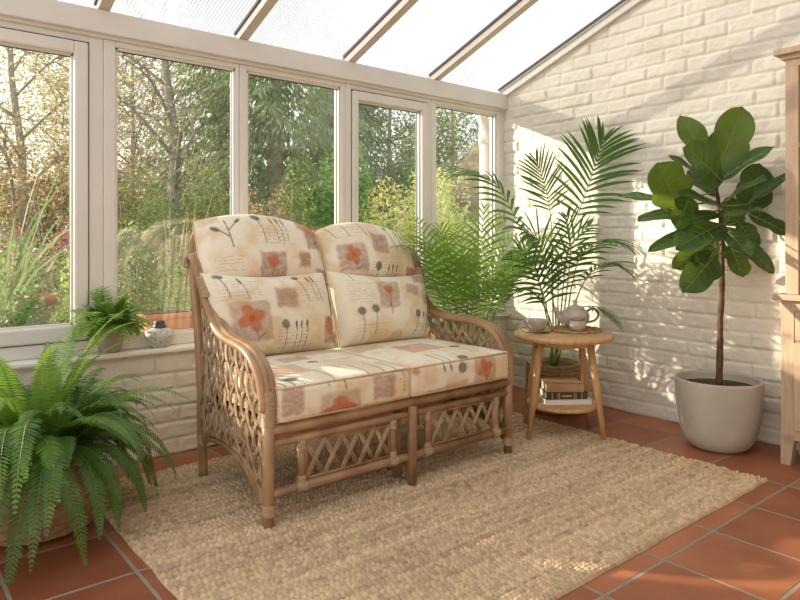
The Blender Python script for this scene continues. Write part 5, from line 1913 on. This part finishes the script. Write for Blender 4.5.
conifer('drooping dark conifer filling the middle pane', 276, 9.2, 6.2, 1.75, 26, 41, (1.0, 1.0, 1.0), 0.10)
conifer('grey-green conifer at the right edge of the second pane', 222, 11.5, 6.6, 1.6, 24, 42, (1.0, 1.0, 0.95), 0.11)
conifer('conifer behind the right side of the middle pane', 338, 12.5, 5.0, 1.6, 22, 43, (1.1, 1.15, 1.15), 0.12)
for i, (px, d, ty, w_, m_, lb) in enumerate(((-20, 13, 178, 1.6, 'leaf_gold', 'distant golden hedge clump at the left end of the far hedge'), (90, 13, 180, 1.5, 'leaf_green', 'distant hedge clump behind the orange shrub'),
                                             (190, 13.5, 172, 1.5, 'leaf_brown', 'distant bronze hedge clump behind the pale trunk'), (290, 14, 170, 1.5, 'leaf_green', 'distant dark hedge clump behind the drooping conifer'),
                                             (390, 15, 160, 1.6, 'leaf_green', 'distant hedge clump behind the soft green tree'), (470, 17, 150, 2.0, 'leaf_green', 'distant hedge clump behind the summerhouse'))):
    shrub('hedge_clump', lb, 'hedge', px, d, ty, w_, m_, 3200, 0.13, 50 + i, (0.9, 0.95, 0.9), group='far hedge clumps')

# terracotta pots outside
for px, d, r_, zb, lb in ((42, 4.05, 0.085, 0.40, 'terracotta flowerpot outside the leftmost pane among the pale shrubs'),):
    c = Vector(on(px, d, 0.0)); c.z = 0.55
    root = empty('terracotta_pot', c, lb, 'pot')
    mb = MB(); mb.lathe([(0.06, 0), (0.085, 0.13), (0.093, 0.13), (0.095, 0.165), (0.085, 0.165), (0.08, 0.13)], c, 28); mb.build('body', M['terracotta'], root)
    mb = MB(); mb.lathe([(0.08, 0.13), (0.001, 0.145)], c, 16); mb.build('soil', M['soil'], root)
    # brick pedestal the pot stands on
    pd = MB(); pd.box((c.x - 0.10, c.y - 0.10, GZ - 0.1), (c.x + 0.10, c.y + 0.10, 0.55), bevel=0.008)
    tag(pd.build('pedestal', M['fence'], loc=(c.x, c.y, GZ)), 'stone pedestal under the terracotta flowerpot outside', 'pedestal')
for i, (px, d) in enumerate(((166, 3.72), (193, 3.95))):
    c = Vector(on(px, d, 0.0))
    root = empty('trough', c, ('terracotta trough outside behind the crackled jar', 'terracotta trough outside next to the sofa back')[i], 'planter', 'terracotta troughs outside the second pane')
    mb = MB()
    zz = 0.64 - 0.03 * i
    mb.box((c.x - 0.13, c.y - 0.07, zz - 0.16), (c.x + 0.13, c.y + 0.07, zz), bevel=0.012)
    mb.box((c.x - 0.14, c.y - 0.08, zz - 0.03), (c.x + 0.14, c.y + 0.08, zz), bevel=0.008)
    mb.build('body', M['terracotta'], root)
    mb = MB(); mb.box((c.x - 0.115, c.y - 0.055, zz - 0.02), (c.x + 0.115, c.y + 0.055, zz + 0.004)); mb.build('soil', M['soil'], root)
    pd = MB(); pd.box((c.x - 0.11, c.y - 0.06, GZ - 0.1), (c.x + 0.11, c.y + 0.06, zz - 0.16), bevel=0.006)
    tag(pd.build('plinth', M['fence'], loc=(c.x, c.y, GZ)), ('plinth under the terracotta trough behind the crackled jar', 'plinth under the terracotta trough next to the sofa back')[i], 'plinth')

# thatched summerhouse
sc0 = Vector(on(500, 9.6, 0)); sc0.z = ground_z(sc0.y)
sh = empty('summerhouse', sc0, 'summerhouse with a brown thatched roof outside the fifth pane', 'building')
Mr = Matrix.Rotation(math.radians(-12), 4, 'Z')


def sh_box(lo, hi, name, m, bev=0.0):
    b_ = MB(); b_.box(lo, hi, bevel=bev)
    b_.v = [tuple(Mr @ Vector(q) + sc0) for q in b_.v]
    return b_.build(name, M[m], sh)


sh_box((-0.75, -0.65, 0), (0.75, 0.65, 1.72), 'wall', 'fence')
for k in range(7): sh_box((-0.76, -0.665, 0.12 + k * 0.22), (0.76, -0.645, 0.13 + k * 0.22), 'board_gap', 'soil')
mb = MB()
prof = [(0.98, -0.10), (1.02, 0.0), (0.86, 0.16), (0.66, 0.40), (0.46, 0.68), (0.24, 0.98), (0.06, 1.18), (0.01, 1.2)]
mb.lathe(prof, (sc0.x, sc0.y, sc0.z + 1.72), 48, 0, lambda j, k: 0.025 * math.sin(k * 2.7 + j))
mb.build('roof', M['thatch'], sh)

# white downpipe just outside the last pane
dp = Vector(on(484.5, 4.99, 0.0))
pipe = MB()
pipe.tube([(dp.x, dp.y, GZ - 0.1), (dp.x, dp.y, 1.0), (dp.x, dp.y, 1.92)], 0.038, 16)
pipe.tube([(dp.x, dp.y, 1.78), (dp.x, dp.y, 1.86)], 0.047, 16)
pipe.tube(catmull([(dp.x, dp.y, 1.88), (dp.x - 0.01, dp.y, 1.95), (dp.x - 0.05, dp.y - 0.03, 2.02), (dp.x - 0.06, dp.y - 0.05, 2.12)], 4), 0.038, 14)
tag(pipe.build('downpipe', M['white_pipe'], loc=(dp.x, dp.y, GZ)), 'white rainwater downpipe outside the last pane by the brick wall', 'pipe')
